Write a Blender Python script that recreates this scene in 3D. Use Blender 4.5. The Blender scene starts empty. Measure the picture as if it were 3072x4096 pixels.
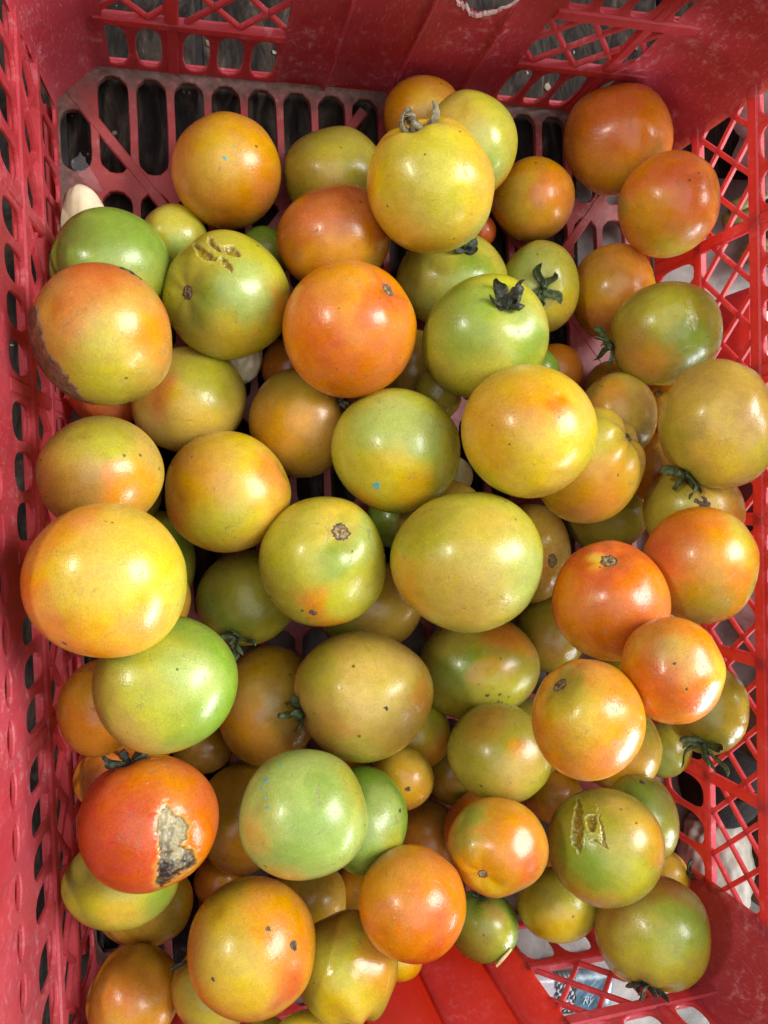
import bpy, math, random
import numpy as np
from mathutils import Vector, Matrix

random.seed(7)
S = bpy.context.scene
C = S.collection

# ------------------------------------------------------------------ camera
CAM = np.array([-0.12699, 0.02551, 0.47663])
ROT = np.array([[0.96911222, 0.03909756, -0.24350131],
                [-0.03171177, 0.99891247, 0.0341796],
                [0.24457283, -0.02540201, 0.96929813]])
FPX = 3111.6                       # focal length in pixels of a 3072 x 4096 frame
cam_data = bpy.data.cameras.new('camera')
cam_data.sensor_width = 36.0
cam_data.lens = FPX / 4096.0 * 36.0
cam_data.clip_start = 0.01
cam_data.clip_end = 60.0
cam = bpy.data.objects.new('camera', cam_data)
C.objects.link(cam)
M = Matrix.Identity(4)
for i in range(3):
    for j in range(3):
        M[i][j] = float(ROT[i, j])
    M[i][3] = float(CAM[i])
cam.matrix_world = M
S.camera = cam

# ------------------------------------------------------------------ world, lamps, exposure
world = bpy.data.worlds.new('World')
S.world = world
world.use_nodes = True
wb = world.node_tree.nodes['Background']
wb.inputs[0].default_value = (0.86, 0.93, 1.0, 1)
wb.inputs[1].default_value = 0.10


def area_lamp(name, direction, dist, size_x, size_y, power, color, target=(0.0, 0.0, 0.05), roll=0.0):
    d = Vector(direction).normalized()
    l = bpy.data.lights.new(name, 'AREA')
    l.shape = 'RECTANGLE'
    l.size = size_x
    l.size_y = size_y
    l.energy = power
    l.color = color
    o = bpy.data.objects.new(name, l)
    C.objects.link(o)
    o.location = Vector(target) + d * dist
    o.rotation_euler = (d.to_track_quat('Z', 'Y').to_matrix() @ Matrix.Rotation(roll, 3, 'Z')).to_euler()
    return o


# daylight through the wide opening on the right, a second opening nearer the viewer, a small lamp at left
area_lamp('window_light', (0.66, 0.22, 0.72), 1.9, 0.72, 1.10, 33, (0.97, 0.99, 1.0))
area_lamp('door_light', (0.78, -0.60, 0.22), 2.1, 1.1, 0.6, 42, (0.93, 0.97, 1.0))
area_lamp('overhead_fill', (-0.05, 0.02, 1.0), 2.3, 2.6, 2.8, 23, (0.96, 0.98, 1.0))  # broad top fill added to even out the light, no known source
area_lamp('ceiling_lamp', (-0.71, 0.30, 0.63), 1.5, 0.26, 0.12, 4.6, (1.0, 0.95, 0.86), roll=0.5)

S.view_settings.view_transform = 'Standard'
S.view_settings.look = 'None'
S.view_settings.gamma = 1.0
S.view_settings.use_curve_mapping = False
S.view_settings.exposure = 0.68
S.cycles.max_bounces = 6
S.cycles.use_denoising = True


# ------------------------------------------------------------------ helpers
def srgb(r, g, b):
    def f(c):
        c /= 255.0
        return c / 12.92 if c <= 0.04045 else ((c + 0.055) / 1.055) ** 2.4
    return (f(r), f(g), f(b))


def tag(o, label=None, cat=None, group=None, kind=None):
    if label:
        o['label'] = label
    if cat:
        o['category'] = cat
    if group:
        o['group'] = group
    if kind:
        o['kind'] = kind
    return o


def empty(name, loc=(0, 0, 0)):
    o = bpy.data.objects.new(name, None)
    o.empty_display_size = 0.02
    C.objects.link(o)
    o.location = loc
    return o


def mk(name, verts, faces, mat, parent=None, smooth=False, loc=None):
    me = bpy.data.meshes.new(name)
    me.from_pydata([tuple(map(float, v)) for v in verts], [], [tuple(map(int, f)) for f in faces])
    me.materials.append(mat)
    if smooth:
        me.polygons.foreach_set('use_smooth', [True] * len(me.polygons))
    me.update()
    o = bpy.data.objects.new(name, me)
    C.objects.link(o)
    if loc is not None:
        o.location = loc
    if parent is not None:
        o.parent = parent
    return o


class NT:
    def __init__(self, name):
        self.m = bpy.data.materials.new(name)
        self.m.use_nodes = True
        self.t = self.m.node_tree
        self.bsdf = self.t.nodes['Principled BSDF']
        self.out = self.t.nodes['Material Output']

    def n(self, kind, **kw):
        x = self.t.nodes.new(kind)
        for k, v in kw.items():
            if k.startswith('i_'):
                x.inputs[k[2:].replace('_', ' ')].default_value = v
            else:
                setattr(x, k, v)
        return x

    def l(self, a, b):
        self.t.links.new(a, b)

    def ramp(self, fac, stops):
        r = self.n('ShaderNodeValToRGB')
        e = r.color_ramp.elements
        e[0].position, e[0].color = stops[0][0], (*stops[0][1], 1)
        e[1].position, e[1].color = stops[-1][0], (*stops[-1][1], 1)
        for p, c in stops[1:-1]:
            k = e.new(p)
            k.color = (*c, 1)
        self.l(fac, r.inputs[0])
        return r.outputs[0]

    def mix(self, fac, a, b, mode='MIX'):
        x = self.n('ShaderNodeMix', data_type='RGBA', blend_type=mode)
        for src, idx in ((fac, 0), (a, 6), (b, 7)):
            if isinstance(src, (int, float)):
                x.inputs[idx].default_value = src
            elif isinstance(src, tuple):
                x.inputs[idx].default_value = (*src, 1)
            else:
                self.l(src, x.inputs[idx])
        return x.outputs[2]

    def math(self, op, a, b=0.0, c=None, clamp=False):
        x = self.n('ShaderNodeMath', operation=op, use_clamp=clamp)
        for i, v in enumerate((a, b) if c is None else (a, b, c)):
            if isinstance(v, (int, float)):
                x.inputs[i].default_value = v
            else:
                self.l(v, x.inputs[i])
        return x.outputs[0]

    def noise(self, scale, detail=4.0, rough=0.55, vec=None, dist=0.0, w=None):
        x = self.n('ShaderNodeTexNoise')
        if w is not None:
            x.noise_dimensions = '4D'
            self.l(w, x.inputs['W'])
        x.inputs['Scale'].default_value = scale
        x.inputs['Detail'].default_value = detail
        x.inputs['Roughness'].default_value = rough
        x.inputs['Distortion'].default_value = dist
        if vec is not None:
            self.l(vec, x.inputs['Vector'])
        return x.outputs['Fac']

    def bump(self, height, strength=0.3, dist=0.001):
        b = self.n('ShaderNodeBump')
        b.inputs['Strength'].default_value = strength
        b.inputs['Distance'].default_value = dist
        self.l(height, b.inputs['Height'])
        self.l(b.outputs[0], self.bsdf.inputs['Normal'])
        return b


def coords(m, kind='Object', scale=(1, 1, 1)):
    tc = m.n('ShaderNodeTexCoord')
    mp = m.n('ShaderNodeMapping')
    mp.inputs['Scale'].default_value = scale
    m.l(tc.outputs[kind], mp.inputs['Vector'])
    return mp.outputs[0]


def sstep(m, v, a, b):
    x = m.n('ShaderNodeMapRange', interpolation_type='SMOOTHSTEP')
    x.inputs['From Min'].default_value = a
    x.inputs['From Max'].default_value = b
    m.l(v, x.inputs['Value'])
    return x.outputs[0]


# ------------------------------------------------------------------ materials
def mat_tomato():
    m = NT('tomato_skin')
    vc = m.n('ShaderNodeVertexColor', layer_name='Col')
    wet = m.n('ShaderNodeAttribute', attribute_name='wet')
    oi = m.n('ShaderNodeObjectInfo')
    tc = m.n('ShaderNodeTexCoord')
    off = m.n('ShaderNodeVectorMath', operation='SCALE')
    off.inputs[0].default_value = (1.7, 2.9, 0.6)
    m.l(oi.outputs['Random'], off.inputs['Scale'])
    add = m.n('ShaderNodeVectorMath', operation='ADD')
    m.l(tc.outputs['Object'], add.inputs[0])
    m.l(off.outputs[0], add.inputs[1])
    v = add.outputs[0]
    big = m.noise(38, 2, 0.6, v, 0.4)
    mid = m.noise(160, 3, 0.6, v, 0.3)
    fine = m.noise(1300, 2, 0.6, v)
    streak = m.noise(330, 2, 0.6, v, 2.0)
    hs = m.n('ShaderNodeHueSaturation')
    m.l(vc.outputs['Color'], hs.inputs['Color'])
    m.l(m.math('ADD', m.math('MULTIPLY_ADD', big, 0.044, 0.471), m.math('MULTIPLY', streak, 0.032)), hs.inputs['Hue'])
    m.l(m.math('MULTIPLY_ADD', big, 0.22, 0.88), hs.inputs['Saturation'])
    val = m.math('MULTIPLY_ADD', mid, 0.40, 0.80)
    val = m.math('MULTIPLY', val, m.math('MULTIPLY_ADD', fine, 0.62, 0.68))
    m.l(val, hs.inputs['Value'])
    col = hs.outputs[0]
    # dry scuffs, dust smudges, pale pores, dark specks
    sc = m.noise(95, 5, 0.78, v, 1.4)
    scm = sstep(m, sc, 0.60, 0.68)
    col = m.mix(m.math('MULTIPLY', scm, 0.46), col, srgb(136, 116, 80))
    vo = m.n('ShaderNodeTexVoronoi')
    vo.inputs['Scale'].default_value = 150
    m.l(v, vo.inputs['Vector'])
    cs = m.n('ShaderNodeSeparateColor')
    m.l(vo.outputs['Color'], cs.inputs[0])
    rad = m.math('MULTIPLY_ADD', cs.outputs[1], 0.11, 0.03)
    dot = m.math('LESS_THAN', vo.outputs['Distance'], rad)
    dark = m.math('MULTIPLY', dot, m.math('GREATER_THAN', cs.outputs[0], 0.85))
    col = m.mix(m.math('MULTIPLY', dark, 0.72), col, srgb(66, 50, 32))
    pale = m.math('MULTIPLY', m.math('LESS_THAN', vo.outputs['Distance'], 0.06), m.math('LESS_THAN', cs.outputs[0], 0.35))
    col = m.mix(m.math('MULTIPLY', pale, 0.35), col, srgb(226, 212, 150))
    du = sstep(m, m.noise(48, 4, 0.75, v, 0.8), 0.50, 0.80)
    col = m.mix(m.math('MULTIPLY', du, 0.12), col, srgb(170, 150, 100))
    m.l(col, m.bsdf.inputs['Base Color'])
    ro = m.math('MULTIPLY_ADD', mid, 0.22, 0.16)
    ro = m.math('ADD', ro, m.math('MULTIPLY', scm, 0.20))
    ro = m.math('ADD', ro, m.math('MULTIPLY', du, 0.12))
    ro = m.math('MULTIPLY', ro, m.math('MULTIPLY_ADD', wet.outputs['Fac'], -0.65, 1.0))
    m.l(ro, m.bsdf.inputs['Roughness'])
    m.bsdf.inputs['IOR'].default_value = 1.46
    m.bsdf.inputs['Coat Weight'].default_value = 0.12
    m.bsdf.inputs['Coat Roughness'].default_value = 0.10
    h = m.math('ADD', m.math('MULTIPLY', fine, 0.35), m.math('MULTIPLY', mid, 0.6))
    h = m.math('SUBTRACT', h, m.math('MULTIPLY', m.math('ADD', scm, dark), 0.4))
    m.bump(h, 0.39, 0.0007)
    return m.m


def mat_plastic(name='red_plastic', base=(0.50, 0.020, 0.030), scuff=0.45, dust=0.0, trans=0.30):
    m = NT(name)
    v = coords(m, 'Object')
    gv = m.n('ShaderNodeNewGeometry').outputs['Position']
    a = m.noise(22, 4, 0.65, gv, 0.1)
    b = m.noise(170, 6, 0.72, gv, 0.2)
    st = coords(m, 'Object', (420, 420, 60))
    s = m.noise(1.0, 5, 0.7, gv)
    stre = m.n('ShaderNodeTexNoise')
    mp = m.n('ShaderNodeMapping')
    mp.inputs['Scale'].default_value = (300, 300, 40)
    m.l(gv, mp.inputs['Vector'])
    m.l(mp.outputs[0], stre.inputs['Vector'])
    stre.inputs['Detail'].default_value = 5
    tint = m.ramp(a, [(0.25, (base[0] * 0.72, base[1] * 0.7, base[2] * 0.75)), (0.5, base),
                      (0.8, (base[0] * 1.18, base[1] * 1.8, base[2] * 2.0))])
    fade = m.noise(8, 3, 0.6, gv, 0.0)
    tint = m.mix(m.math('MULTIPLY', sstep(m, fade, 0.38, 0.72), 0.40), tint, (base[0] * 1.12, base[1] * 3.0, base[2] * 2.9))
    scm = m.math('MULTIPLY', sstep(m, b, 0.50, 0.66), sstep(m, a, 0.44, 0.62))
    scm = m.math('ADD', scm, m.math('MULTIPLY', sstep(m, stre.outputs['Fac'], 0.58, 0.70), 0.6), clamp=True)
    col = m.mix(m.math('MULTIPLY', scm, scuff), tint, srgb(226, 168, 176))
    grime = sstep(m, m.noise(60, 6, 0.75, gv, 0.8), 0.58, 0.75)
    col = m.mix(m.math('MULTIPLY', grime, 0.55), col, srgb(84, 46, 40))
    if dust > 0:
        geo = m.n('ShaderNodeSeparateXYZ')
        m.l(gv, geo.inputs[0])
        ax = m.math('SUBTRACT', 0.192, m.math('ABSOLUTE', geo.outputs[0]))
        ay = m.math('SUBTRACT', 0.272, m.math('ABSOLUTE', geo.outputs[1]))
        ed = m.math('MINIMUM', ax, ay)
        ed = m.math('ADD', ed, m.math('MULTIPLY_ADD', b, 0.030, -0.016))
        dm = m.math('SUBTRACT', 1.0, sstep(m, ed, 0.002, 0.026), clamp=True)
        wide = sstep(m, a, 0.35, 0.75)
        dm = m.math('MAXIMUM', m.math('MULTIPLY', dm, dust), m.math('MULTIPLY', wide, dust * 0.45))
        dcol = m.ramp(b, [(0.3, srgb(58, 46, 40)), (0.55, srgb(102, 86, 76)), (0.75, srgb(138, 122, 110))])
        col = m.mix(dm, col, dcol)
    m.l(col, m.bsdf.inputs['Base Color'])
    m.l(m.math('MULTIPLY_ADD', b, 0.35, 0.26), m.bsdf.inputs['Roughness'])
    m.bsdf.inputs['Coat Weight'].default_value = 0.0
    m.bump(m.math('ADD', m.math('MULTIPLY', b, 0.5), m.math('MULTIPLY', stre.outputs['Fac'], 0.5)), 0.25, 0.0006)
    if trans > 0:
        tr = m.n('ShaderNodeBsdfTranslucent')
        tr.inputs[0].default_value = (0.84, 0.15, 0.06, 1)
        mx = m.n('ShaderNodeMixShader')
        mx.inputs[0].default_value = trans
        m.l(m.bsdf.outputs[0], mx.inputs[1])
        m.l(tr.outputs[0], mx.inputs[2])
        m.l(mx.outputs[0], m.out.inputs[0])
    return m.m


def mat_simple(name, stops, scale=60, rough=0.7, bump=0.3, bdist=0.001, detail=6, stretch=(1, 1, 1), dist=0.5, sss=0.0, spec=0.5):
    m = NT(name)
    v = coords(m, 'Object', stretch)
    a = m.noise(scale, detail, 0.65, v, dist)
    m.l(m.ramp(a, stops), m.bsdf.inputs['Base Color'])
    m.bsdf.inputs['Roughness'].default_value = rough
    m.bsdf.inputs['Specular IOR Level'].default_value = spec
    if sss:
        m.bsdf.inputs['Subsurface Weight'].default_value = sss
        m.bsdf.inputs['Subsurface Radius'].default_value = (1, 0.7, 0.4)
        m.bsdf.inputs['Subsurface Scale'].default_value = 0.004
    m.bump(m.noise(scale * 2.3, detail, 0.7, v, dist), bump, bdist)
    return m.m


SKIN = mat_tomato()
RED = mat_plastic('red_crate_plastic', (0.57, 0.050, 0.066), 0.50, 0.0, 0.46)
RED_PANEL = mat_plastic('red_panel_plastic', (0.47, 0.036, 0.052), 0.60, 0.0, 0.12)
RED_FRONT = mat_plastic('red_front_plastic', (0.52, 0.046, 0.050), 0.45, 0.0, 0.60)
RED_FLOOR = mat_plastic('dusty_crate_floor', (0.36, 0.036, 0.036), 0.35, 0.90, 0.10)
STEM_GREEN = mat_simple('stem_green', [(0.3, srgb(36, 46, 28)), (0.52, srgb(76, 90, 50)), (0.75, srgb(128, 132, 88))], 500, 0.75, 0.5, 0.0006)
STEM_DARK = mat_simple('stem_dark', [(0.3, srgb(26, 30, 24)), (0.52, srgb(60, 66, 50)), (0.75, srgb(118, 118, 94))], 500, 0.8, 0.5, 0.0006)
STEM_DRY = mat_simple('stem_dry', [(0.3, srgb(62, 56, 40)), (0.5, srgb(128, 120, 92)), (0.75, srgb(176, 168, 140))], 420, 0.85, 0.6, 0.0008, stretch=(1, 1, 0.3))
CORK = mat_simple('scar_cork', [(0.32, srgb(50, 36, 20)), (0.46, srgb(112, 88, 52)), (0.6, srgb(172, 150, 104)), (0.75, srgb(204, 188, 150))], 520, 0.85, 0.8, 0.001)
ROTTEN = mat_simple('rot_skin', [(0.28, srgb(44, 36, 26)), (0.42, srgb(112, 96, 70)), (0.55, srgb(172, 156, 118)), (0.72, srgb(206, 194, 160))], 95, 0.6, 0.9, 0.0016, detail=9, dist=1.5)
ROT_DARK = mat_simple('rot_dark', [(0.30, srgb(30, 24, 20)), (0.5, srgb(62, 50, 42)), (0.62, srgb(104, 88, 72)), (0.78, srgb(150, 136, 116))], 120, 0.5, 0.9, 0.0014, detail=9, dist=1.5)
LEATHER = mat_simple('leathery_scab', [(0.3, srgb(84, 60, 38)), (0.52, srgb(136, 104, 70)), (0.75, srgb(168, 138, 100))], 130, 0.75, 0.9, 0.0012, detail=8, dist=1.2)
SCAB = mat_simple('dark_blemish', [(0.3, srgb(48, 36, 28)), (0.55, srgb(96, 78, 60)), (0.75, srgb(140, 124, 104))], 700, 0.8, 0.6, 0.0006)
TEAL = mat_simple('teal_fleck', [(0.3, srgb(74, 150, 150)), (0.7, srgb(128, 190, 184))], 600, 0.6, 0.3, 0.0004)
PEEL = mat_simple('cream_peel', [(0.3, srgb(190, 168, 104)), (0.7, srgb(228, 214, 160))], 300, 0.6, 0.4, 0.0006)
CLOVE = mat_simple('cream_clove', [(0.3, srgb(196, 172, 124)), (0.55, srgb(222, 208, 172)), (0.75, srgb(232, 224, 200))], 40, 0.35, 0.15, 0.0008, sss=0.3)
FILM = mat_simple('clear_film', [(0.3, srgb(150, 140, 140)), (0.7, srgb(220, 214, 214))], 200, 0.15, 0.6, 0.001)
CONCRETE = mat_simple('concrete', [(0.28, srgb(92, 88, 84)), (0.5, srgb(134, 129, 124)), (0.72, srgb(166, 160, 154))], 30, 0.85, 0.5, 0.002, detail=10)
PLANK = mat_simple('shade_dark_wood', [(0.30, srgb(12, 10, 9)), (0.46, srgb(34, 28, 25)), (0.60, srgb(60, 51, 45)), (0.78, srgb(108, 94, 80))], 26, 0.75, 0.8, 0.002, detail=9, stretch=(3.2, 1, 1), dist=1.2, spec=0.15)  # dirty wood; its dark tone also carries the shade on this ground
SACK = mat_simple('grey_sack', [(0.3, srgb(150, 146, 144)), (0.6, srgb(186, 182, 180)), (0.8, srgb(206, 204, 204))], 30, 0.45, 0.4, 0.003)
SACK_W = mat_simple('white_sack', [(0.3, srgb(176, 180, 186)), (0.7, srgb(208, 211, 216))], 30, 0.5, 0.5, 0.004)
STALK = mat_simple('olive_stalk', [(0.3, srgb(74, 76, 34)), (0.55, srgb(120, 118, 54)), (0.78, srgb(158, 148, 84))], 60, 0.5, 0.4, 0.001, stretch=(1, 1, 0.2))
CARD = mat_simple('brown_cardboard', [(0.3, srgb(94, 76, 58)), (0.7, srgb(128, 106, 84))], 40, 0.85, 0.3, 0.001, stretch=(1, 1, 6))
BARK = mat_simple('dark_pot', [(0.3, srgb(12, 9, 8)), (0.6, srgb(28, 22, 18)), (0.8, srgb(50, 40, 33))], 70, 0.9, 0.6, 0.002, spec=0.15)
TEALBOX = mat_simple('teal_plastic', [(0.3, srgb(66, 116, 104)), (0.7, srgb(96, 146, 132))], 30, 0.4, 0.2, 0.001)
CLOTH = mat_simple('beige_sack', [(0.3, srgb(120, 112, 100)), (0.7, srgb(158, 150, 138))], 30, 0.85, 0.4, 0.003)
WHITEBAR = mat_simple('pale_bar', [(0.3, srgb(168, 166, 168)), (0.7, srgb(204, 202, 204))], 30, 0.5, 0.2, 0.001)
MAROON = mat_simple('maroon_plastic', [(0.3, srgb(74, 18, 26)), (0.7, srgb(104, 28, 36))], 20, 0.5, 0.2, 0.001)
BOT_LABEL = mat_simple('bottle_label', [(0.35, srgb(28, 44, 52)), (0.5, srgb(62, 92, 106)), (0.62, srgb(120, 144, 160)), (0.8, srgb(196, 208, 220))], 28, 0.3, 0.2, 0.001, dist=1.5)
BOT_BODY = mat_simple('bottle_body', [(0.3, srgb(150, 146, 150)), (0.7, srgb(190, 186, 190))], 26, 0.22, 0.1, 0.001)
BOT_DARK = mat_simple('bottle_dark', [(0.3, srgb(18, 26, 30)), (0.7, srgb(46, 58, 62))], 40, 0.3, 0.2, 0.001)
LETTER = mat_simple('pale_print', [(0.3, srgb(120, 136, 144)), (0.7, srgb(176, 188, 194))], 40, 0.4, 0.1, 0.001)
GLAZE = mat_simple('raw_plastic_edge', [(0.3, srgb(176, 120, 116)), (0.6, srgb(214, 190, 186)), (0.8, srgb(232, 220, 216))], 300, 0.7, 0.6, 0.001)

# ------------------------------------------------------------------ setting: ground
GZ = -0.024
ground = mk('concrete_ground', [(-6, -6, GZ), (6, -6, GZ), (6, 6, GZ), (-6, 6, GZ)], [(0, 1, 2, 3)], CONCRETE)
tag(ground, kind='structure')

def box_mesh(x0, x1, y0, y1, z0, z1, bev=0.002):
    import bmesh
    bm = bmesh.new()
    bmesh.ops.create_cube(bm, size=1.0)
    for v in bm.verts:
        v.co = Vector(((x0 + x1) / 2 + v.co.x * (x1 - x0), (y0 + y1) / 2 + v.co.y * (y1 - y0), (z0 + z1) / 2 + v.co.z * (z1 - z0)))
    if bev:
        bmesh.ops.bevel(bm, geom=list(bm.edges), offset=bev, segments=2, affect='EDGES', profile=0.5)
    V = [tuple(v.co) for v in bm.verts]
    for i, v in enumerate(bm.verts):
        v.index = i
    F = [[v.index for v in f.verts] for f in bm.faces]
    bm.free()
    return V, F


V, F = box_mesh(-0.085, 2.5, -3.0, -0.3125, GZ + 0.0005, GZ + 0.007, 0.003)
slab = mk('concrete_slab', V, F, CONCRETE)
tag(slab, kind='structure')
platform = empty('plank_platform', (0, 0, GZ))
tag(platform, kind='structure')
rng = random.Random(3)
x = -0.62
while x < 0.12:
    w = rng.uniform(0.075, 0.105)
    V, F = box_mesh(x, x + w - 0.004, (-0.9 if x + w < -0.085 else -0.02) + rng.uniform(-0.02, 0.0), 1.5, 0.0005, 0.009 + rng.uniform(-0.001, 0.0015), 0.0015)  # left boards reach further forward to keep that ground dark
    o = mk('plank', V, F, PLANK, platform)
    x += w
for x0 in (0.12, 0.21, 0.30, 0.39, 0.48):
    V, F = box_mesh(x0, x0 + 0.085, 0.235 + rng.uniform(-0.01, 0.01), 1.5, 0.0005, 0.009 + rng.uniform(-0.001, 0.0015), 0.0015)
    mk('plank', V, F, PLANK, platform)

# ------------------------------------------------------------------ the crate
W, L = 0.38, 0.5395
Z1, Z2, Z3, ZT = 0.0462, 0.0965, 0.1225, 0.190
crate = empty('plastic_crate', (0, 0, 0))
tag(crate, 'large red plastic lattice crate full of half-ripe tomatoes', 'crate')


class Wall:
    def __init__(self, base, U, N, lean):
        self.b, self.U, self.N, self.lean = map(np.array, (base, U, N, lean))

    def __call__(self, u, z, n):
        return self.b + self.U * u + np.array([0, 0, 1.0]) * z + self.N * (n + self.lean * z)


WALLS = {'back': Wall((0, L / 2, 0), (1, 0, 0), (0, 1, 0), 0.004),
         'front': Wall((0, -L / 2, 0), (1, 0, 0), (0, -1, 0), 0.004),
         'right': Wall((W / 2, 0, 0), (0, 1, 0), (1, 0, 0), 0.003),
         'left': Wall((-W / 2, 0, 0), (0, 1, 0), (-1, 0, 0), 0.060)}


def bar(name, mp, a, b, width, n0, n1, mat, parent, bev=0.0006, flare=0.0):
    """a moulded bar from a to b (u, z) with chamfered octagonal section"""
    a, b = np.array(a, float), np.array(b, float)
    d = b - a
    ln = np.linalg.norm(d)
    d /= ln
    p = np.array([-d[1], d[0]])
    V, F = [], []
    ts = [0, 0.12, 0.5, 0.88, 1.0] if flare else [0, 1.0]
    for t in ts:
        h = width / 2 * (1 + flare * (1 if t in (0, 1.0) else 0))
        c = a + d * ln * t
        sec = [(-h + bev, n0), (h - bev, n0), (h, n0 + bev), (h, n1 - bev), (h - bev, n1), (-h + bev, n1), (-h, n1 - bev), (-h, n0 + bev)]
        for s, n in sec:
            q = c + p * s
            V.append(mp(q[0], q[1], n))
    for k in range(len(ts) - 1):
        for i in range(8):
            j = (i + 1) % 8
            F.append((k * 8 + i, k * 8 + j, k * 8 + 8 + j, k * 8 + 8 + i))
    F.append(tuple(range(7, -1, -1)))
    F.append(tuple(range((len(ts) - 1) * 8, len(ts) * 8)))
    return mk(name, V, F, mat, parent)


def plate(name, cells, mp, n0, n1, mat, parent, lip=0.0006, N=32):
    """moulded plate of rectangular cells, each with one rounded opening; cell = (u0,u1,z0,z1,(cu,cz,hu,hz,e) or None)"""
    V, F = [], []

    def add(u, z, n):
        V.append(mp(u, z, n))
        return len(V) - 1
    for (u0, u1, z0, z1, hole) in cells:
        if hole is None:
            f = [add(u0, z0, n0), add(u1, z0, n0), add(u1, z1, n0), add(u0, z1, n0)]
            g = [add(u0, z0, n1), add(u1, z0, n1), add(u1, z1, n1), add(u0, z1, n1)]
            F.append(f)
            F.append(g[::-1])
            for i in range(4):
                j = (i + 1) % 4
                F.append((f[i], f[j], g[j], g[i]))
            continue
        cu, cz, hu, hz, e = hole
        ang = [2 * math.pi * k / N for k in range(N)]
        for (qu, qz) in ((u0, z0), (u1, z0), (u1, z1), (u0, z1)):
            t = math.atan2((qz - cz), (qu - cu)) % (2 * math.pi)
            k = min(range(N), key=lambda i: abs((ang[i] - t + math.pi) % (2 * math.pi) - math.pi))
            ang[k] = t
        outer, inner = [], []
        for t in ang:
            du, dz = math.cos(t), math.sin(t)
            tu = ((u1 - cu) if du > 0 else (cu - u0)) / max(abs(du), 1e-9)
            tz = ((z1 - cz) if dz > 0 else (cz - z0)) / max(abs(dz), 1e-9)
            s = min(tu, tz)
            outer.append((cu + du * s, cz + dz * s))
            if e > 0:
                r = (abs(du / hu) ** e + abs(dz / hz) ** e) ** (-1.0 / e)
            else:                      # long slot with rounded ends
                lo, hi = 0.0, hu + hz
                for _ in range(26):
                    mid = (lo + hi) / 2
                    qu, qz = abs(du) * mid, max(0.0, abs(dz) * mid - (hz - hu * -e))
                    if (qu / hu) ** 2.4 + (qz / (hu * -e)) ** 2.4 < 1:
                        lo = mid
                    else:
                        hi = mid
                r = lo
            inner.append((cu + du * r, cz + dz * r, du, dz, r))
        rings = []
        rings.append([add(u, z, n0) for u, z in outer])
        rings.append([add(cu + du * (r + lip), cz + dz * (r + lip), n0) for _, _, du, dz, r in inner])
        rings.append([add(u, z, n0 + lip) for u, z, *_ in inner])
        rings.append([add(u, z, n1 - lip) for u, z, *_ in inner])
        rings.append([add(cu + du * (r + lip), cz + dz * (r + lip), n1) for _, _, du, dz, r in inner])
        rings.append([add(u, z, n1) for u, z in outer])
        for a, b in zip(rings[:-1], rings[1:]):
            for i in range(N):
                j = (i + 1) % N
                F.append((a[i], a[j], b[j], b[i]))
        F += [(rings[-1][i], rings[-1][(i + 1) % N], rings[0][(i + 1) % N], rings[0][i]) for i in range(N)]
    return mk(name, V, F, mat, parent)


def lattice(mp, a, b, z0, z1, parent, pitch=0.0272, slope=0.88, off=0.0):
    """two crossing families of thin bars filling a bay"""
    h = z1 - z0
    for sgn, n0, n1, wd in ((1, 0.0002, 0.0032, 0.0029), (-1, 0.0007, 0.0037, 0.0027)):
        k = -6
        while True:
            ub = a + off + k * pitch
            k += 1
            if ub > b + 6 * pitch:
                break
            p0, p1 = np.array([ub, z0]), np.array([ub + sgn * slope * h, z1])
            d = p1 - p0
            t0, t1 = 0.0, 1.0
            if abs(d[0]) > 1e-9:
                ta, tb = (a - p0[0]) / d[0], (b - p0[0]) / d[0]
                if ta > tb:
                    ta, tb = tb, ta
                t0, t1 = max(t0, ta), min(t1, tb)
            if t1 - t0 < 0.12:
                continue
            bar('lattice_bar', mp, p0 + d * t0, p0 + d * t1, wd, n0, n1, RED, parent)


def slot_row(mp, a, b, z0, z1, parent, name, mz0=0.0035, mz1=0.0035, mu=0.0022, pitch=0.0212, e=3.0, n1=0.0021):
    n = max(1, int(round((b - a) / pitch)))
    cells = []
    for i in range(n):
        u0, u1 = a + (b - a) * i / n, a + (b - a) * (i + 1) / n
        cells.append((u0, u1, z0, z1, ((u0 + u1) / 2, (z0 + mz0 + z1 - mz1) / 2, (u1 - u0) / 2 - mu, (z1 - mz1 - z0 - mz0) / 2, e)))
    return plate(name, cells, mp, 0.0, n1, RED, parent)


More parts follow.
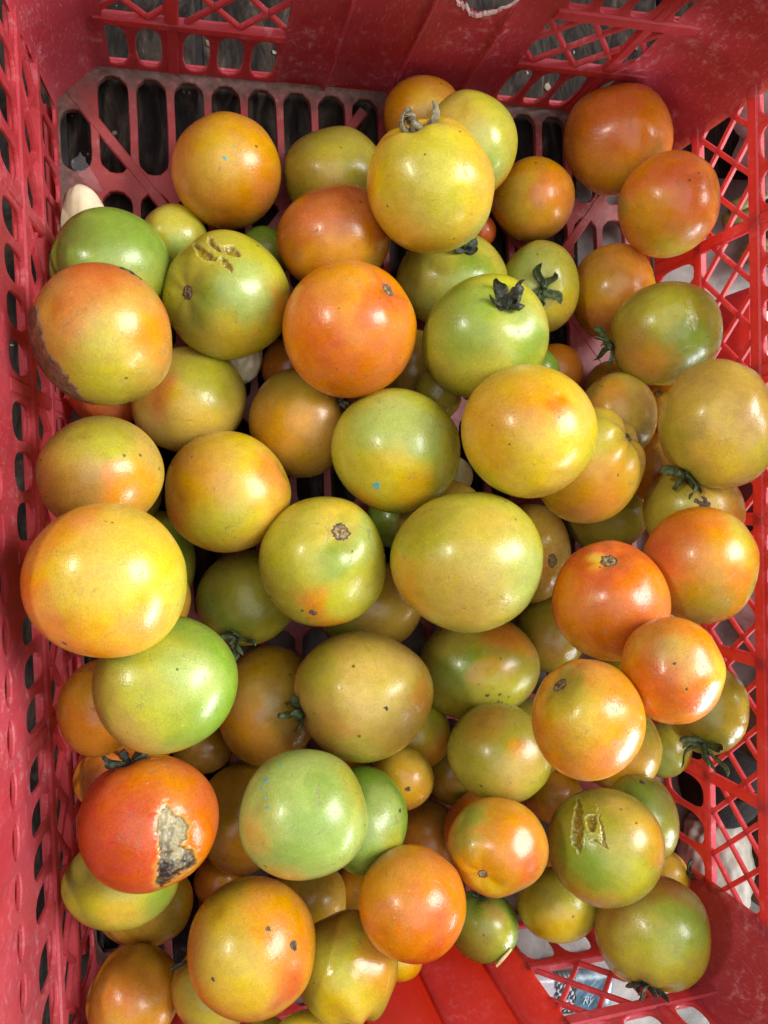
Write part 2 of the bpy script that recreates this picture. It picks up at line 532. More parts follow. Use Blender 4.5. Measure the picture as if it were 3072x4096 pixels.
def build_wall(side, u_lo, u_hi, posts, panel=None, Z2=Z2, Z3=Z3):
    mp = WALLS[side]
    wall = empty('wall')
    wall.parent = crate
    stops = [u_lo] + list(posts) + [u_hi]
    bays = []
    for a, b in zip(stops[:-1], stops[1:]):
        if panel and a < panel[0] < b and not (a >= panel[0] and b <= panel[1]):
            bays.append((a, panel[0]))
            if b > panel[1]:
                bays.append((panel[1], b))
        elif panel and a < panel[1] < b:
            bays.append((panel[1], b))
        elif panel and a >= panel[0] and b <= panel[1]:
            continue
        else:
            bays.append((a, b))
    segs = [(u_lo, u_hi)] if not panel else [(u_lo, panel[0]), (panel[1], u_hi)]
    for a, b in segs:
        bar('rib', mp, (a, Z1), (b, Z1), 0.0062, -0.0010, 0.0042, RED, wall, 0.0008)
        bar('rib', mp, (a, Z2), (b, Z2), 0.0085, -0.0012, 0.0045, RED, wall, 0.0010)
    for p in posts:
        bar('post', mp, (p, 0.0), (p, Z3), 0.0072, -0.0006, 0.0038, RED, wall, 0.0010)
    for i, (a, b) in enumerate(bays):
        ea = 0.0036 if a in posts else 0.0
        eb = 0.0036 if b in posts else 0.0
        slot_row(mp, a + ea, b - eb, 0.0, Z1 - 0.0028, wall, 'slotted_panel', 0.004, 0.002)
        lattice(mp, a + ea, b - eb, Z1 + 0.0028, Z2 - 0.004, wall, off=0.004 * ((i * 7) % 3))
        slot_row(mp, a + ea, b - eb, Z2 + 0.004, Z3, wall, 'slotted_panel', 0.001, 0.0015, 0.0026)
    # upper band with small oval openings, hollow rim behind it
    cells = []
    a0, b0 = u_lo, u_hi
    n = int(round((b0 - a0) / 0.0208))
    ucut = (0.012, 0.052) if side == 'back' else None
    for i in range(n):
        u0, u1 = a0 + (b0 - a0) * i / n, a0 + (b0 - a0) * (i + 1) / n
        if ucut and u1 > ucut[0] and u0 < ucut[1]:
            continue
        if panel and u1 > panel[0] and u0 < panel[1]:
            continue
        cells.append((u0, u1, Z3, ZT - 0.006, ((u0 + u1) / 2, Z3 + 0.0225, 0.0076, 0.0046, 2.0)))
    plate('oval_band', cells, mp, 0.0, 0.0024, RED, wall)
    for a, b in segs:
        bar('rim', mp, (a, ZT - 0.003), (b, ZT - 0.003), 0.006, -0.0016, 0.020, RED, wall, 0.0016)
        bar('rim_skirt', mp, (a, 0.163), (b, 0.163), 0.052, 0.0165, 0.0193, RED, wall, 0.0006)
    bar('base_flange', mp, (u_lo, -0.014), (u_hi, -0.014), 0.0195, 0.0060, 0.0085, RED, wall, 0.0006)
    return wall


wb_ = build_wall('back', -0.165, 0.158, [-0.1255, 0.1275], (-0.066, 0.070))
wf_ = build_wall('front', -0.165, 0.158, [0.1175], (-0.062, 0.063))
wr_ = build_wall('right', -0.245, 0.245, [-0.168, -0.084, -0.001, 0.084, 0.168])
wl_ = build_wall('left', -0.245, 0.248, [-0.168, -0.084, 0.0, 0.073, 0.160], Z2=0.0845, Z3=0.1215)


# folded centre panels of the short walls
def centre_panel(mp, wall, u0, u1, creases, torn=None, RED_PANEL=RED_PANEL):
    us = sorted(set(list(np.linspace(u0, u1, 61)) + list(creases) + ([] if not torn else list(np.linspace(torn[0], torn[1], 30)))))
    edges = [u0] + list(creases) + [u1]
    rr = random.Random(11)
    V, F = [], []
    nz = 16
    cols = []
    for u in us:
        k = max(i for i in range(len(edges) - 1) if edges[i] <= u + 1e-9)
        t = (u - edges[k]) / (edges[k + 1] - edges[k])
        bow = 0.0022 * math.sin(math.pi * min(max(t, 0), 1)) ** 0.8
        top = ZT - 0.002
        if torn and torn[0] <= u <= torn[1]:
            s = (u - torn[0]) / (torn[1] - torn[0])
            top = torn[2] + 0.10 * abs(2 * s - 1) ** 9 + rr.uniform(-0.0012, 0.0012) + 0.004 * math.sin(s * 9)
        ridge = -0.0013 if any(abs(u - c) < 0.0012 for c in creases) else 0.0
        col = []
        for j in range(nz + 1):
            z = top * j / nz
            col.append((u, z, bow + ridge))
        cols.append((col, top))
    def idx(i, j, s):
        return (i * (nz + 1) + j) * 2 + s
    for col, top in cols:
        for (u, z, n) in col:
            V.append(mp(u, z, n))
            V.append(mp(u, z, n + 0.0018))
    for i in range(len(cols) - 1):
        for j in range(nz):
            F.append((idx(i, j, 0), idx(i + 1, j, 0), idx(i + 1, j + 1, 0), idx(i, j + 1, 0)))
            F.append((idx(i, j, 1), idx(i, j + 1, 1), idx(i + 1, j + 1, 1), idx(i + 1, j, 1)))
        F.append((idx(i, nz, 0), idx(i + 1, nz, 0), idx(i + 1, nz, 1), idx(i, nz, 1)))
    for i in (0, len(cols) - 1):
        for j in range(nz):
            F.append((idx(i, j, 0), idx(i, j + 1, 0), idx(i, j + 1, 1), idx(i, j, 1)))
    pan = mk('centre_panel', V, F, RED_PANEL, wall)
    for c in creases:
        bar('crease_ridge', mp, (c, 0.0), (c, (torn[2] - 0.004) if torn and torn[0] < c < torn[1] else ZT - 0.004), 0.0022, -0.0024, 0.001, RED_PANEL, pan, 0.0007)
    if torn:
        V, F = [], []
        pts = [(u, cols[i][1]) for i, u in enumerate(us) if torn[0] <= u <= torn[1]]
        for u, t in pts:
            for dz, n in ((-0.0009, -0.0006), (0.0004, -0.0002), (0.0004, 0.0012), (-0.0008, 0.0016)):
                V.append(mp(u, t + dz + rr.uniform(-0.0005, 0.0005), n + 0.0015))
        for i in range(len(pts) - 1):
            for s in range(3):
                F.append((i * 4 + s, i * 4 + 4 + s, i * 4 + 5 + s, i * 4 + 1 + s))
        e = mk('torn_edge', V, F, GLAZE, pan)
        e['label'] = 'frayed pale torn edge of the back panel'
    return pan


centre_panel(WALLS['back'], wb_, -0.066, 0.070, [-0.037, 0.004, 0.047], (0.008, 0.052, 0.0885))
centre_panel(WALLS['front'], wf_, -0.062, 0.063, [-0.043, -0.002, 0.038], None, RED_FRONT)


# solid corner panels
def corner(sx, sy, pts, parent, flat):
    V, F = [], []
    zs = [-0.012, 0.0, 0.02, 0.05, 0.09, 0.13, 0.17, ZT]
    n = len(pts)
    for z in zs:
        for s in (0, 1):
            for i, (px, py) in enumerate(pts):
                lx = (0.060 if sx < 0 else 0.003) * z * (i / (n - 1)) + 0.002 * z
                ly = 0.004 * z
                o = 0.0032 * s
                q = 0.7071
                V.append((sx * (px + lx + o * q), sy * (py + ly + o * q), z))
    for k in range(len(zs) - 1):
        for i in range(n - 1):
            a = k * 2 * n + i
            F.append((a, a + 1, a + 2 * n + 1, a + 2 * n))
            b = a + n
            F.append((b, b + 2 * n, b + 2 * n + 1, b + 1))
    t = (len(zs) - 1) * 2 * n
    for i in range(n - 1):
        F.append((t + i, t + i + 1, t + n + i + 1, t + n + i))
    return mk('corner_panel', V, F, RED_PANEL, parent, smooth=True)


hx, hy = W / 2, L / 2
small = [(hx - 0.030, hy), (hx - 0.0225, hy - 0.0002), (hx - 0.019, hy - 0.003), (hx - 0.011, hy - 0.0105), (hx - 0.003, hy - 0.018), (hx - 0.0004, hy - 0.0215), (hx, hy - 0.027)]
large = [(hx - 0.052, hy + 0.0004), (hx - 0.036, hy - 0.0006), (hx - 0.027, hy - 0.004), (hx - 0.015, hy - 0.013), (hx - 0.005, hy - 0.022), (hx - 0.0006, hy - 0.028), (hx + 0.0004, hy - 0.034)]
for sx, sy, pts in ((-1, 1, small), (1, 1, large), (1, -1, large), (-1, -1, small)):
    corner(sx, sy, pts, crate, 0)

# ------------------------------------------------------------------ crate floor: rows of slots with stiffening bars
floor_part = empty('floor_grid')
floor_part.parent = crate


def fmap(u, v, n):
    return np.array([u, v, -n])


ROWS, RP = 8, 0.0655
xb = [-0.1915] + [-0.1704 + 0.02125 * k for k in range(17)] + [0.1915]
for r in range(ROWS):
    y1 = 0.2705 - RP * r
    y0 = y1 - RP if r < ROWS - 1 else -0.2705
    cells = []
    for k in range(len(xb) - 1):
        u0, u1 = xb[k], xb[k + 1]
        mu = 0.0023
        ty0, ty1 = y0 + 0.0052, y1 - 0.0052
        cu = (u0 + u1) / 2
        if k in (0, len(xb) - 2) and r == 0:
            ty1 = y1 - 0.026
        if k in (0, len(xb) - 2) and r == ROWS - 1:
            ty0 = y0 + 0.026
        if abs(cu - 0.14) < 0.02 and r == 2:
            cells.append((u0, u1, y0, y1, None))
            continue
        cells.append((u0, u1, y0, y1, (cu, (ty0 + ty1) / 2, (u1 - u0) / 2 - mu, (ty1 - ty0) / 2, -1.15)))
    plate('slotted_floor_strip', cells, fmap, 0.0, 0.005, RED_FLOOR, floor_part, N=48)
for a, b in (((-0.183, 0.255), (-0.010, 0.036)), ((-0.012, 0.258), (-0.185, 0.040)), ((0.183, 0.255), (0.010, 0.036)), ((0.03, 0.258), (0.18, 0.066)),
             ((0.183, -0.255), (0.010, -0.036)), ((-0.183, -0.255), (-0.010, -0.036))):
    bar('floor_brace', fmap, a, b, 0.0062, -0.0004, 0.0042, RED_FLOOR, floor_part, 0.0008)

# ------------------------------------------------------------------ tomatoes
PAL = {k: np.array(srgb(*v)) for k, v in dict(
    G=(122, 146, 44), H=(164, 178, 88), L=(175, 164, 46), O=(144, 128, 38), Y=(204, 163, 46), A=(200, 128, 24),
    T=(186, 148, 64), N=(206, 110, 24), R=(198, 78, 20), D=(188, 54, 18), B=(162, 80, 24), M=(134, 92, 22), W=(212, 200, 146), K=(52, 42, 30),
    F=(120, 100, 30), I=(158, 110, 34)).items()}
DS = 3072.0 / 1659.0          # readings were taken on a 1659-wide copy of the frame


def ico(sub):
    import bmesh
    bm = bmesh.new()
    bmesh.ops.create_icosphere(bm, subdivisions=sub, radius=1.0)
    V = np.array([v.co[:] for v in bm.verts])
    V /= np.linalg.norm(V, axis=1)[:, None]
    for i, v in enumerate(bm.verts):
        v.index = i
    F = np.array([[v.index for v in f.verts] for f in bm.faces])
    bm.free()
    return V, F


ICO = {s: ico(s) for s in (5, 6, 7)}


def vnoise(p, freq, seed=0):
    """smooth value noise in -1..1 at points p"""
    q = p * freq + 100.0 + seed * 7.31
    i = np.floor(q).astype(np.int64)
    f = q - i
    f = f * f * (3 - 2 * f)
    out = np.zeros(len(p))
    for dx in (0, 1):
        for dy in (0, 1):
            for dz in (0, 1):
                h = (i[:, 0] + dx) * 374761393 + (i[:, 1] + dy) * 668265263 + (i[:, 2] + dz) * 2147483647 + seed * 974711
                h = ((h ^ (h >> 13)) * 1274126177) & 0xFFFFFFFF
                h = (h ^ (h >> 16)) & 0xFFFF
                w = (f[:, 0] if dx else 1 - f[:, 0]) * (f[:, 1] if dy else 1 - f[:, 1]) * (f[:, 2] if dz else 1 - f[:, 2])
                out += w * (h / 32767.5 - 1)
    return out


def fbm(p, freq, seed=0, octv=4, gain=0.55):
    return sum(gain ** k * vnoise(p, freq * 2 ** k, seed + k) for k in range(octv))


class Tomato:
    def __init__(self, key, cx, cy, rx, ry, layer, base, blots, pole, opt, label):
        self.key, self.layer, self.base, self.blots, self.pole, self.opt, self.label = key, layer, base, blots, pole, opt, label
        self.c = (cx, cy)
        self.rx, self.ry = rx, ry
        px, py = cx * DS, cy * DS
        d = ROT @ np.array([(px - 1536) / FPX, -(py - 2048) / FPX, -1.0])
        self.len = np.linalg.norm(d)
        self.d = d / self.len
        v = -self.d
        r = ROT[:, 0] - v * (ROT[:, 0] @ v)
        r /= np.linalg.norm(r)
        u = np.cross(v, r)
        self.frame = np.stack([r, u, v], axis=1)
        # angular half sizes; the projection of a sphere off axis is stretched a little radially
        ex, ey = px - 1536, py - 2048
        q = max(1.0, ex * ex + ey * ey)
        self.kx = rx * DS / FPX / self.len * ((ex * ex / q) / self.len + ey * ey / q)
        self.ky = ry * DS / FPX / self.len * ((ey * ey / q) / self.len + ex * ex / q)
        self.k = (self.kx + self.ky) / 2
        rs = np.random.RandomState(abs(hash(key)) % 1000 if False else sum(ord(ch) * (i + 3) for i, ch in enumerate(key + label)) % 9973)
        self.rs = rs
        self.wk = rs.normal(size=(7, 3)) * np.array([1.3, 1.3, 1.3, 2.2, 2.2, 3.2, 3.2])[:, None]
        self.wp = rs.uniform(0, 6.28, 7)
        self.wa = np.array([0.016, 0.016, 0.016, 0.015, 0.015, 0.007, 0.007]) * opt.get('lump', 1.0)
        self.ck = rs.normal(size=(9, 3)) * np.array([2, 2, 2, 4, 4, 4, 8, 8, 8])[:, None]
        self.cp = rs.uniform(0, 6.28, 9)
        if pole is not None:
            self.p = self.disc(*pole[:2], at_rim=pole[2] == 'r')
        else:
            a = rs.uniform(0, 6.28)
            self.p = np.array([math.cos(a) * 0.75, math.sin(a) * 0.75, -0.66])
        self.p = self.p / np.linalg.norm(self.p)
        t = np.cross(self.p, [0.31, 0.77, 0.55])
        self.t1 = t / np.linalg.norm(t)
        self.t2 = np.cross(self.p, self.t1)
        self.nr = rs.randint(4, 7)
        self.rph = rs.uniform(0, 6.28)

        self.nrm, self.shift = np.ones(3), np.zeros(3)
        q = ICO[5][0] * self.radial(ICO[5][0])[:, None]
        lo, hi = q.min(axis=0), q.max(axis=0)
        self.nrm = np.array([2 / (hi[0] - lo[0]), 2 / (hi[1] - lo[1]), 1.0])
        self.shift = np.array([-(hi[0] + lo[0]) / 2, -(hi[1] + lo[1]) / 2, 0.0])

    def disc(self, x, y, at_rim=False):
        dx, dy = (x - self.c[0]) / self.rx, -(y - self.c[1]) / self.ry
        q = math.hypot(dx, dy)
        if at_rim or q > 0.985:
            z = -0.10 if at_rim else 0.17
            s = math.sqrt(1 - z * z) / q
            return np.array([dx * s, dy * s, z])
        return np.array([dx, dy, math.sqrt(1 - q * q)])

    def poly(self, pts):
        return np.array([((x - self.c[0]) / self.rx, -(y - self.c[1]) / self.ry) for x, y in pts])

    def radial(self, n):
        r = np.ones(len(n))
        for k, p, a in zip(self.wk, self.wp, self.wa):
            r += a * np.cos(n @ k + p)
        ct = np.clip(n @ self.p, -1, 1)
        th = np.arccos(ct)
        ph = np.arctan2(n @ self.t2, n @ self.t1)
        o = self.opt
        dim = o.get('dimple', 0.09)
        r -= dim * np.exp(-(th / 0.26) ** 2)
        r += 0.020 * np.exp(-((th - 0.62) / 0.30) ** 2)
        rib = o.get('rib', 0.012)
        r += rib * np.cos(self.nr * ph + self.rph + 0.7 * np.sin(ph)) * np.exp(-(th / 1.0) ** 2) * np.minimum(1, th / 0.3)
        r -= 0.025 * np.exp(-((math.pi - th) / 0.16) ** 2)
        for (x, y, rad, dep) in o.get('dents', []):
            c = self.disc(x, y)
            a = np.arccos(np.clip(n @ c, -1, 1))
            r -= dep * np.exp(-(a / rad) ** 2)
        return r

    def surf(self, n, off=0.0):
        """local position (metres, camera-ray frame) for unit directions n"""
        sx, sy = self.kx * self.s, self.ky * self.s
        return (n * (self.radial(n) + off)[:, None] + self.shift) * self.nrm * np.array([sx, sy, (sx + sy) / 2 * self.opt.get('deep', 0.97)])

    def to_world(self, q):
        return q @ self.frame.T

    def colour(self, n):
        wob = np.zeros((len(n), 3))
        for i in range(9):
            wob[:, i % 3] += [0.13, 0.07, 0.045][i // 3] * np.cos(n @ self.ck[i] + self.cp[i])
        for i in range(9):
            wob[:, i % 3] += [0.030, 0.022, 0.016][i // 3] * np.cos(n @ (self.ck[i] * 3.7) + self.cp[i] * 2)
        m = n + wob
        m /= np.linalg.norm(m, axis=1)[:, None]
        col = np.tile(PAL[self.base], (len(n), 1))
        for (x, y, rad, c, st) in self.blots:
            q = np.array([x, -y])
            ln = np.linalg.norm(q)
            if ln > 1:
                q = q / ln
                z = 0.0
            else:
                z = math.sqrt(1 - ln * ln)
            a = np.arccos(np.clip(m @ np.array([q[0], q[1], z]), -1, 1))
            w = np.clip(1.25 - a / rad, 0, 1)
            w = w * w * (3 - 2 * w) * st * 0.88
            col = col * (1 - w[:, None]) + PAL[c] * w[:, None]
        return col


def in_poly(p, poly):
    x, y = p[:, 0], p[:, 1]
    ins = np.zeros(len(p), bool)
    j = len(poly) - 1
    for i in range(len(poly)):
        xi, yi = poly[i]
        xj, yj = poly[j]
        c = ((yi > y) != (yj > y)) & (x < (xj - xi) * (y - yi) / (yj - yi + 1e-12) + xi)
        ins ^= c
        j = i
    return ins


def dist_poly(p, poly):
    d = np.full(len(p), 1e9)
    j = len(poly) - 1
    for i in range(len(poly)):
        a, b = poly[j], poly[i]
        ab = b - a
        t = np.clip(((p - a) @ ab) / (ab @ ab + 1e-12), 0, 1)
        q = a + t[:, None] * ab
        d = np.minimum(d, np.linalg.norm(p - q, axis=1))
        j = i
    return d


T = []


def tom(key, cx, cy, rx, ry, layer, base, blots='', pole=None, label='', **opt):
    bl = []
    for s in blots.split(';'):
        f = s.split()
        if f:
            bl.append((float(f[1]), float(f[2]), float(f[3]), f[0], float(f[4]) if len(f) > 4 else 0.9))
    T.append(Tomato(key, cx, cy, rx, ry, layer, base, bl, pole, opt, label))


# key, centre, half sizes, layer in the heap, ripeness colours, stem end
# ---- lowest, mostly hidden
tom('t4', 912, 258, 84, 94, 0, 'A', 'Y .2 -.3 .6', None, 'plain orange tomato against the torn back panel, behind the dry-stemmed yellow tomato')
tom('t2', 724, 382, 110, 108, 0, 'O', 'L .3 .2 .9 .7; T -.1 .3 .7', None, 'olive tomato lying on the crate floor just left of the dry-stemmed yellow tomato')
tom('t20', 572, 548, 58, 60, 0, 'G', 'O 0 .4 .8', None, 'small green tomato peeping out below the amber tomato on the bare floor')
tom('t17', 377, 512, 73, 72, 0, 'L', 'O .7 .4 .8; H .1 .2 .5', None, 'small yellow-green tomato behind the split tomato, near the floor slots')
tom('t1', 490, 372, 119, 128, 0, 'A', 'Y -.3 -.4 .8; B .2 .9 .7; N .7 .3 .6', None, 'amber tomato with two blue flecks, alone on the bare floor at the back', flecks=[(503, 316, 4), (486, 343, 6)])
tom('t7', 1150, 433, 91, 94, 0, 'A', 'Y -.4 -.1 .7; N .5 -.4 .7; M .2 .9 .5', None, 'small smooth amber tomato right of the large dry-stemmed yellow tomato')
tom('t101', 1040, 500, 32, 36, 0, 'R', '', None, 'tiny red sliver of a tomato under the dry-stemmed yellow tomato')
tom('t8', 1333, 305, 119, 122, 0, 'N', 'B -.5 .2 .7; A -.2 .7 .8; T .6 .5 .6; R -.1 -.5 .8', None, 'dark red tomato tucked against the back right corner panel', dents=[(1385, 300, .22, .03)], wetspot=(1390, 300, .18))
tom('t10', 1325, 634, 92, 107, 0, 'A', 'B -.4 .7 .8; N .5 -.3 .7; I -.4 -.5 .7', None, 'smooth deep amber tomato beside the green tomato with its calyx facing up')
tom('t33', 1203, 800, 57, 58, 0, 'N', 'A -.2 .3 .6', None, 'small orange tomato in the gap behind the pink-tipped yellow tomato')
tom('t34', 1160, 800, 48, 50, 0, 'G', '', None, 'thin green sliver of a tomato between the shiny green and small orange ones')
tom('t35', 1326, 842, 64, 64, 0, 'I', 'N 0 0 .8', None, 'brownish tomato almost hidden under the cracked olive tomato')
tom('t36', 1425, 892, 64, 68, 0, 'N', 'T .3 -.3 .8', (1420, 845, 's'), 'pinkish orange tomato in the shade below the cracked olive tomato')
tom('t37', 1428, 1012, 78, 78, 0, 'N', 'B -.3 .4 .8; T 0 -.5 .6', None, 'shaded orange tomato wedged left of the big tan tomato at the right wall')
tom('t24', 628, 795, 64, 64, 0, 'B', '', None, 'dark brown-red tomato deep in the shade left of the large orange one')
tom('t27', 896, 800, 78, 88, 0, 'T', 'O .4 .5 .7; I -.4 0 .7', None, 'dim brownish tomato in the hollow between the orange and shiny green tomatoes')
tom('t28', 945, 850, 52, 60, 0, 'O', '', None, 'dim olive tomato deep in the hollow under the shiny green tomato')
tom('t22', 230, 850, 88, 72, 0, 'D', 'B 0 .4 .8', None, 'shaded dark red tomato under the scabbed tomato at the left wall')
tom('t50', 976, 1030, 46, 46, 0, 'W', 'H -.3 -.3 .8', None, 'pale cream-green tomato peeping out between three large yellow tomatoes')
tom('t51', 850, 1122, 58, 62, 0, 'G', 'O .4 .4 .8', None, 'dark green tomato in the gap left of the largest olive tomato')
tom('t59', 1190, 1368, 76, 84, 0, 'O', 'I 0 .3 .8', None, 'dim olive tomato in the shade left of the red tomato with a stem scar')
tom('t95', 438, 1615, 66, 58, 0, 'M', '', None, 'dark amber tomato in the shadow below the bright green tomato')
tom('t96', 216, 1682, 58, 62, 0, 'N', 'B 0 .3 .8', None, 'shaded orange tomato against the left lattice above the rotten red tomato')
tom('t64', 1434, 1620, 60, 60, 0, 'O', 'H 0 .5 .8', None, 'pale olive tomato under the pile near the dark pot seen through the lattice')
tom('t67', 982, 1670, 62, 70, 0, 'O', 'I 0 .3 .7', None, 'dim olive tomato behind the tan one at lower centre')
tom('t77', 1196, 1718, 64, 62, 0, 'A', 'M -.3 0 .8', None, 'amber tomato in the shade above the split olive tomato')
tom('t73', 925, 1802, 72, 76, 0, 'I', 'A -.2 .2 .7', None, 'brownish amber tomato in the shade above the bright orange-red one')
tom('t78', 1436, 1890, 53, 58, 0, 'Y', 'A -.3 .3 .8', (1492, 1885, 'c'), 'small yellow tomato by the right corner panel with its dark calyx pointing out', cal=dict(mat='dark', n=4, ln=.55))
tom('t81', 1165, 1880, 48, 48, 0, 'N', 'T 0 .2 .7', None, 'small pinkish orange tomato between the dented and the split tomatoes')
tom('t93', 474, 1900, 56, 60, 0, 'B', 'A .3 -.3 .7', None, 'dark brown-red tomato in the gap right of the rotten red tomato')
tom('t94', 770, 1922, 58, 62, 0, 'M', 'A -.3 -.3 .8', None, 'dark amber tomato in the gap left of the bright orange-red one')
tom('t91', 856, 2070, 57, 52, 0, 'A', 'Y 0 .3 .7', None, 'small amber tomato peeping out on the red front panel')
tom('t98', 572, 2242, 52, 50, 0, 'L', '', None, 'yellow-green sliver of a tomato at the bottom picture edge')
tom('t87', 312, 1955, 106, 91, 0, 'A', 'O .6 .2 .8; Y -.2 .5 .7', None, 'amber tomato under the yellow-green one at the lower left wall')
tom('t82', 1043, 2000, 77, 81, 0, 'G', 'O -.3 .4 .8; L .5 0 .6; T .4 -.4 .4', (1040, 1935, 'c'), 'small green tomato with a cream peel strip lying on the front panel', cal=dict(mat='dark', n=5, ln=.5), peel=True)
# ---- second layer
tom('t5', 1012, 320, 105, 123, 1, 'L', 'H .2 .2 .8; T -.3 -.5 .8; N .9 .6 .5 .8', None, 'pale yellow-green tomato directly behind the dry-stemmed yellow tomato')
tom('t3', 722, 512, 125, 114, 1, 'B', 'N -.3 -.4 .6 .6; A .3 .2 .6; O .4 .7 .6; A -.2 .5 .6', None, 'russet red-brown tomato in front of the olive one at upper centre')
tom('t12', 1166, 621, 86, 101, 1, 'L', 'H -.3 -.5 .7; O .1 .9 .6; Y .6 .4 .6', (1172, 622, 'c'), 'green tomato with its dark calyx and one long curled sepal facing up', cal=dict(mat='green', n=6, ln=.55, long=1.2, flat=.2), dimple=.12)
tom('t13', 976, 602, 121, 106, 1, 'L', 'O -.6 .3 .9; H .2 .3 .6; G .3 -.4 .5', (1003, 530, 'c'), 'yellow-green tomato half under the dry-stemmed yellow tomato, dark calyx showing', cal=dict(mat='dark', n=4, ln=.4))
tom('t9', 1443, 443, 111, 116, 1, 'N', 'R .2 -.5 .8; A -.4 .4 .7; O -.9 .1 .5; L .3 .8 .6', None, 'orange tomato resting on the dark red one in the right back corner', dents=[(1490, 382, .09, .035)])
tom('t18', 240, 575, 131, 125, 1, 'G', 'O -.7 .4 .8; H .3 .1 .6; L .6 .4 .6', None, 'plain green tomato by the left wall, in front of the garlic clove')
tom('t21', 410, 865, 125, 116, 1, 'T', 'N -.5 0 .5 .9; O .6 -.4 .7; Y .1 .2 .6; L .3 -.6 .8', None, 'tan-yellow tomato with an orange blush below the split tomato')
tom('t23', 646, 915, 108, 118, 1, 'I', 'O .1 -.7 .7; A -.3 0 .7; M 0 .9 .7', (738, 868, 'c'), 'brownish amber tomato under the large orange one, stem stub at its edge', cal=dict(mat='dry', n=2, ln=.2))
tom('t11', 1437, 722, 122, 112, 1, 'O', 'L 0 -.3 .6; I -.7 .3 .6; G .5 .3 .6; A -.3 .6 .5', (1300, 752, 'c'), 'glossy olive tomato with a healed crack on top near the right lattice', cal=dict(mat='green', n=5, ln=.5), crack=True, wetspot=(1490, 690, .5), dents=[(1455, 678, .16, .03)])
tom('t30', 1332, 900, 87, 95, 1, 'T', 'O .6 .5 .7; A -.3 -.4 .7; Y .2 .2 .5', None, 'tan tomato peeping out right of the pink-tipped yellow tomato')
tom('t40', 1306, 1112, 92, 80, 1, 'O', 'L .3 .3 .6; I -.6 0 .6', None, 'olive tomato shaded beneath the ribbed yellow tomato')
tom('t41', 1150, 1195, 82, 108, 1, 'T', 'A .2 .4 .7; Y .3 -.5 .6; I 0 .9 .6', (1197, 1213, 's'), 'amber tomato with a stem scar, squeezed right of the largest olive tomato')
tom('t46', 220, 1024, 139, 126, 1, 'T', 'O -.1 -.8 .8; L 0 -.4 .6; N .05 .35 .42 .95; A .6 .4 .6; I -.6 .4 .6', None, 'tan tomato with a small orange patch against the left lattice')
tom('t48', 346, 1215, 78, 112, 1, 'O', 'G .5 -.3 .8', None, 'dark olive tomato hidden behind the very big yellow tomato')
tom('t49', 537, 1291, 113, 104, 1, 'O', 'G -.3 .3 .8; L .2 -.2 .6', (514, 1378, 'c'), 'olive-green tomato with a curled dark calyx below the amber one', cal=dict(mat='green', n=5, ln=.6))
tom('t53', 798, 1306, 118, 98, 1, 'T', 'G -.7 .5 .6; I .2 -.2 .8; Y .6 .5 .6', None, 'brown and green tomato squeezed below the yellow-green scarred tomato')
tom('t54', 580, 1522, 112, 130, 1, 'I', 'T .1 .2 .7; M -.2 -.8 .7; A -.3 .5 .6', None, 'dull brownish amber tomato left of the tan one with a green stem')
tom('t56', 215, 1528, 92, 106, 1, 'A', 'N .3 .3 .7; Y -.3 -.4 .6', None, 'amber tomato against the left lattice under the bright green tomato')
tom('t58', 1033, 1440, 132, 114, 1, 'O', 'G -.2 0 .6; N .45 -.7 .5 .85; A .2 .1 .4 .7; L .4 .5 .5', None, 'lumpy olive tomato with dark corky scab specks on its lower side', lump=2.0, scab=True)
tom('t62', 1526, 1527, 92, 103, 1, 'O', 'L .3 -.3 .7; Y .6 .2 .6; I -.6 .3 .6', (1512, 1612, 'c'), 'olive tomato at the right lattice with a thick green stem hanging down', cal=dict(mat='green', n=6, ln=.7, stem=.6))
tom('t63', 1332, 1610, 97, 99, 1, 'Y', 'A .2 .5 .7; L .7 -.4 .5', None, 'plain yellow tomato peeping out behind the orange-yellow scarred tomato')
tom('t66', 890, 1585, 82, 87, 1, 'L', 'N .7 .3 .6; Y .3 .3 .6; A .2 .9 .5', (850, 1655, 'c'), 'small yellow-green tomato with a dried calyx under the tan one', cal=dict(mat='dry', n=5, ln=.55, flat=.3))
tom('t70', 868, 1682, 69, 70, 1, 'Y', 'A .3 .2 .7', None, 'small yellow tomato just under the dried calyx at lower centre', specks=[(882, 1704, 6)])
tom('t65', 1078, 1625, 113, 110, 1, 'O', 'T .3 .5 .6; N .3 .05 .3 .7; L .5 .8 .5; I -.4 -.6 .7', None, 'dull olive tomato with a faint orange spot at lower centre')
tom('t72', 520, 1765, 95, 124, 1, 'I', 'M -.3 -.6 .8; A 0 .4 .6', None, 'shaded amber tomato squeezed between the rotten red and pale green ones')
tom('t76', 1386, 1770, 80, 99, 1, 'O', 'H .3 .1 .7; G 0 -.6 .7; L .6 .6 .6', None, 'olive-green tomato behind the split tomato at the right', specks=[(1398, 1692, 7)])
tom('t80', 1203, 1953, 89, 83, 1, 'L', 'O -.4 -.2 .7; Y .2 .6 .7; A .6 .9 .4', None, 'yellow-olive tomato low down under the split tomato, above the concrete')
tom('t84', 664, 1945, 84, 94, 2, 'Y', 'L -.2 -.6 .7; T .7 .6 .5', None, 'smooth yellow tomato tucked behind the big orange-yellow one at the front')
tom('t86', 262, 1903, 127, 106, 1, 'L', 'O -.8 -.2 .7; G .7 .4 .5; Y .1 .6 .5', None, 'yellow-green tomato under the rotten red one at the left wall')
tom('t88', 290, 2152, 101, 117, 1, 'A', 'M 0 -.8 .8; N -.3 .2 .6; Y -.2 .7 .6', None, 'plain amber tomato in the front left corner at the bottom edge', dents=[(325, 2120, .15, .03)])
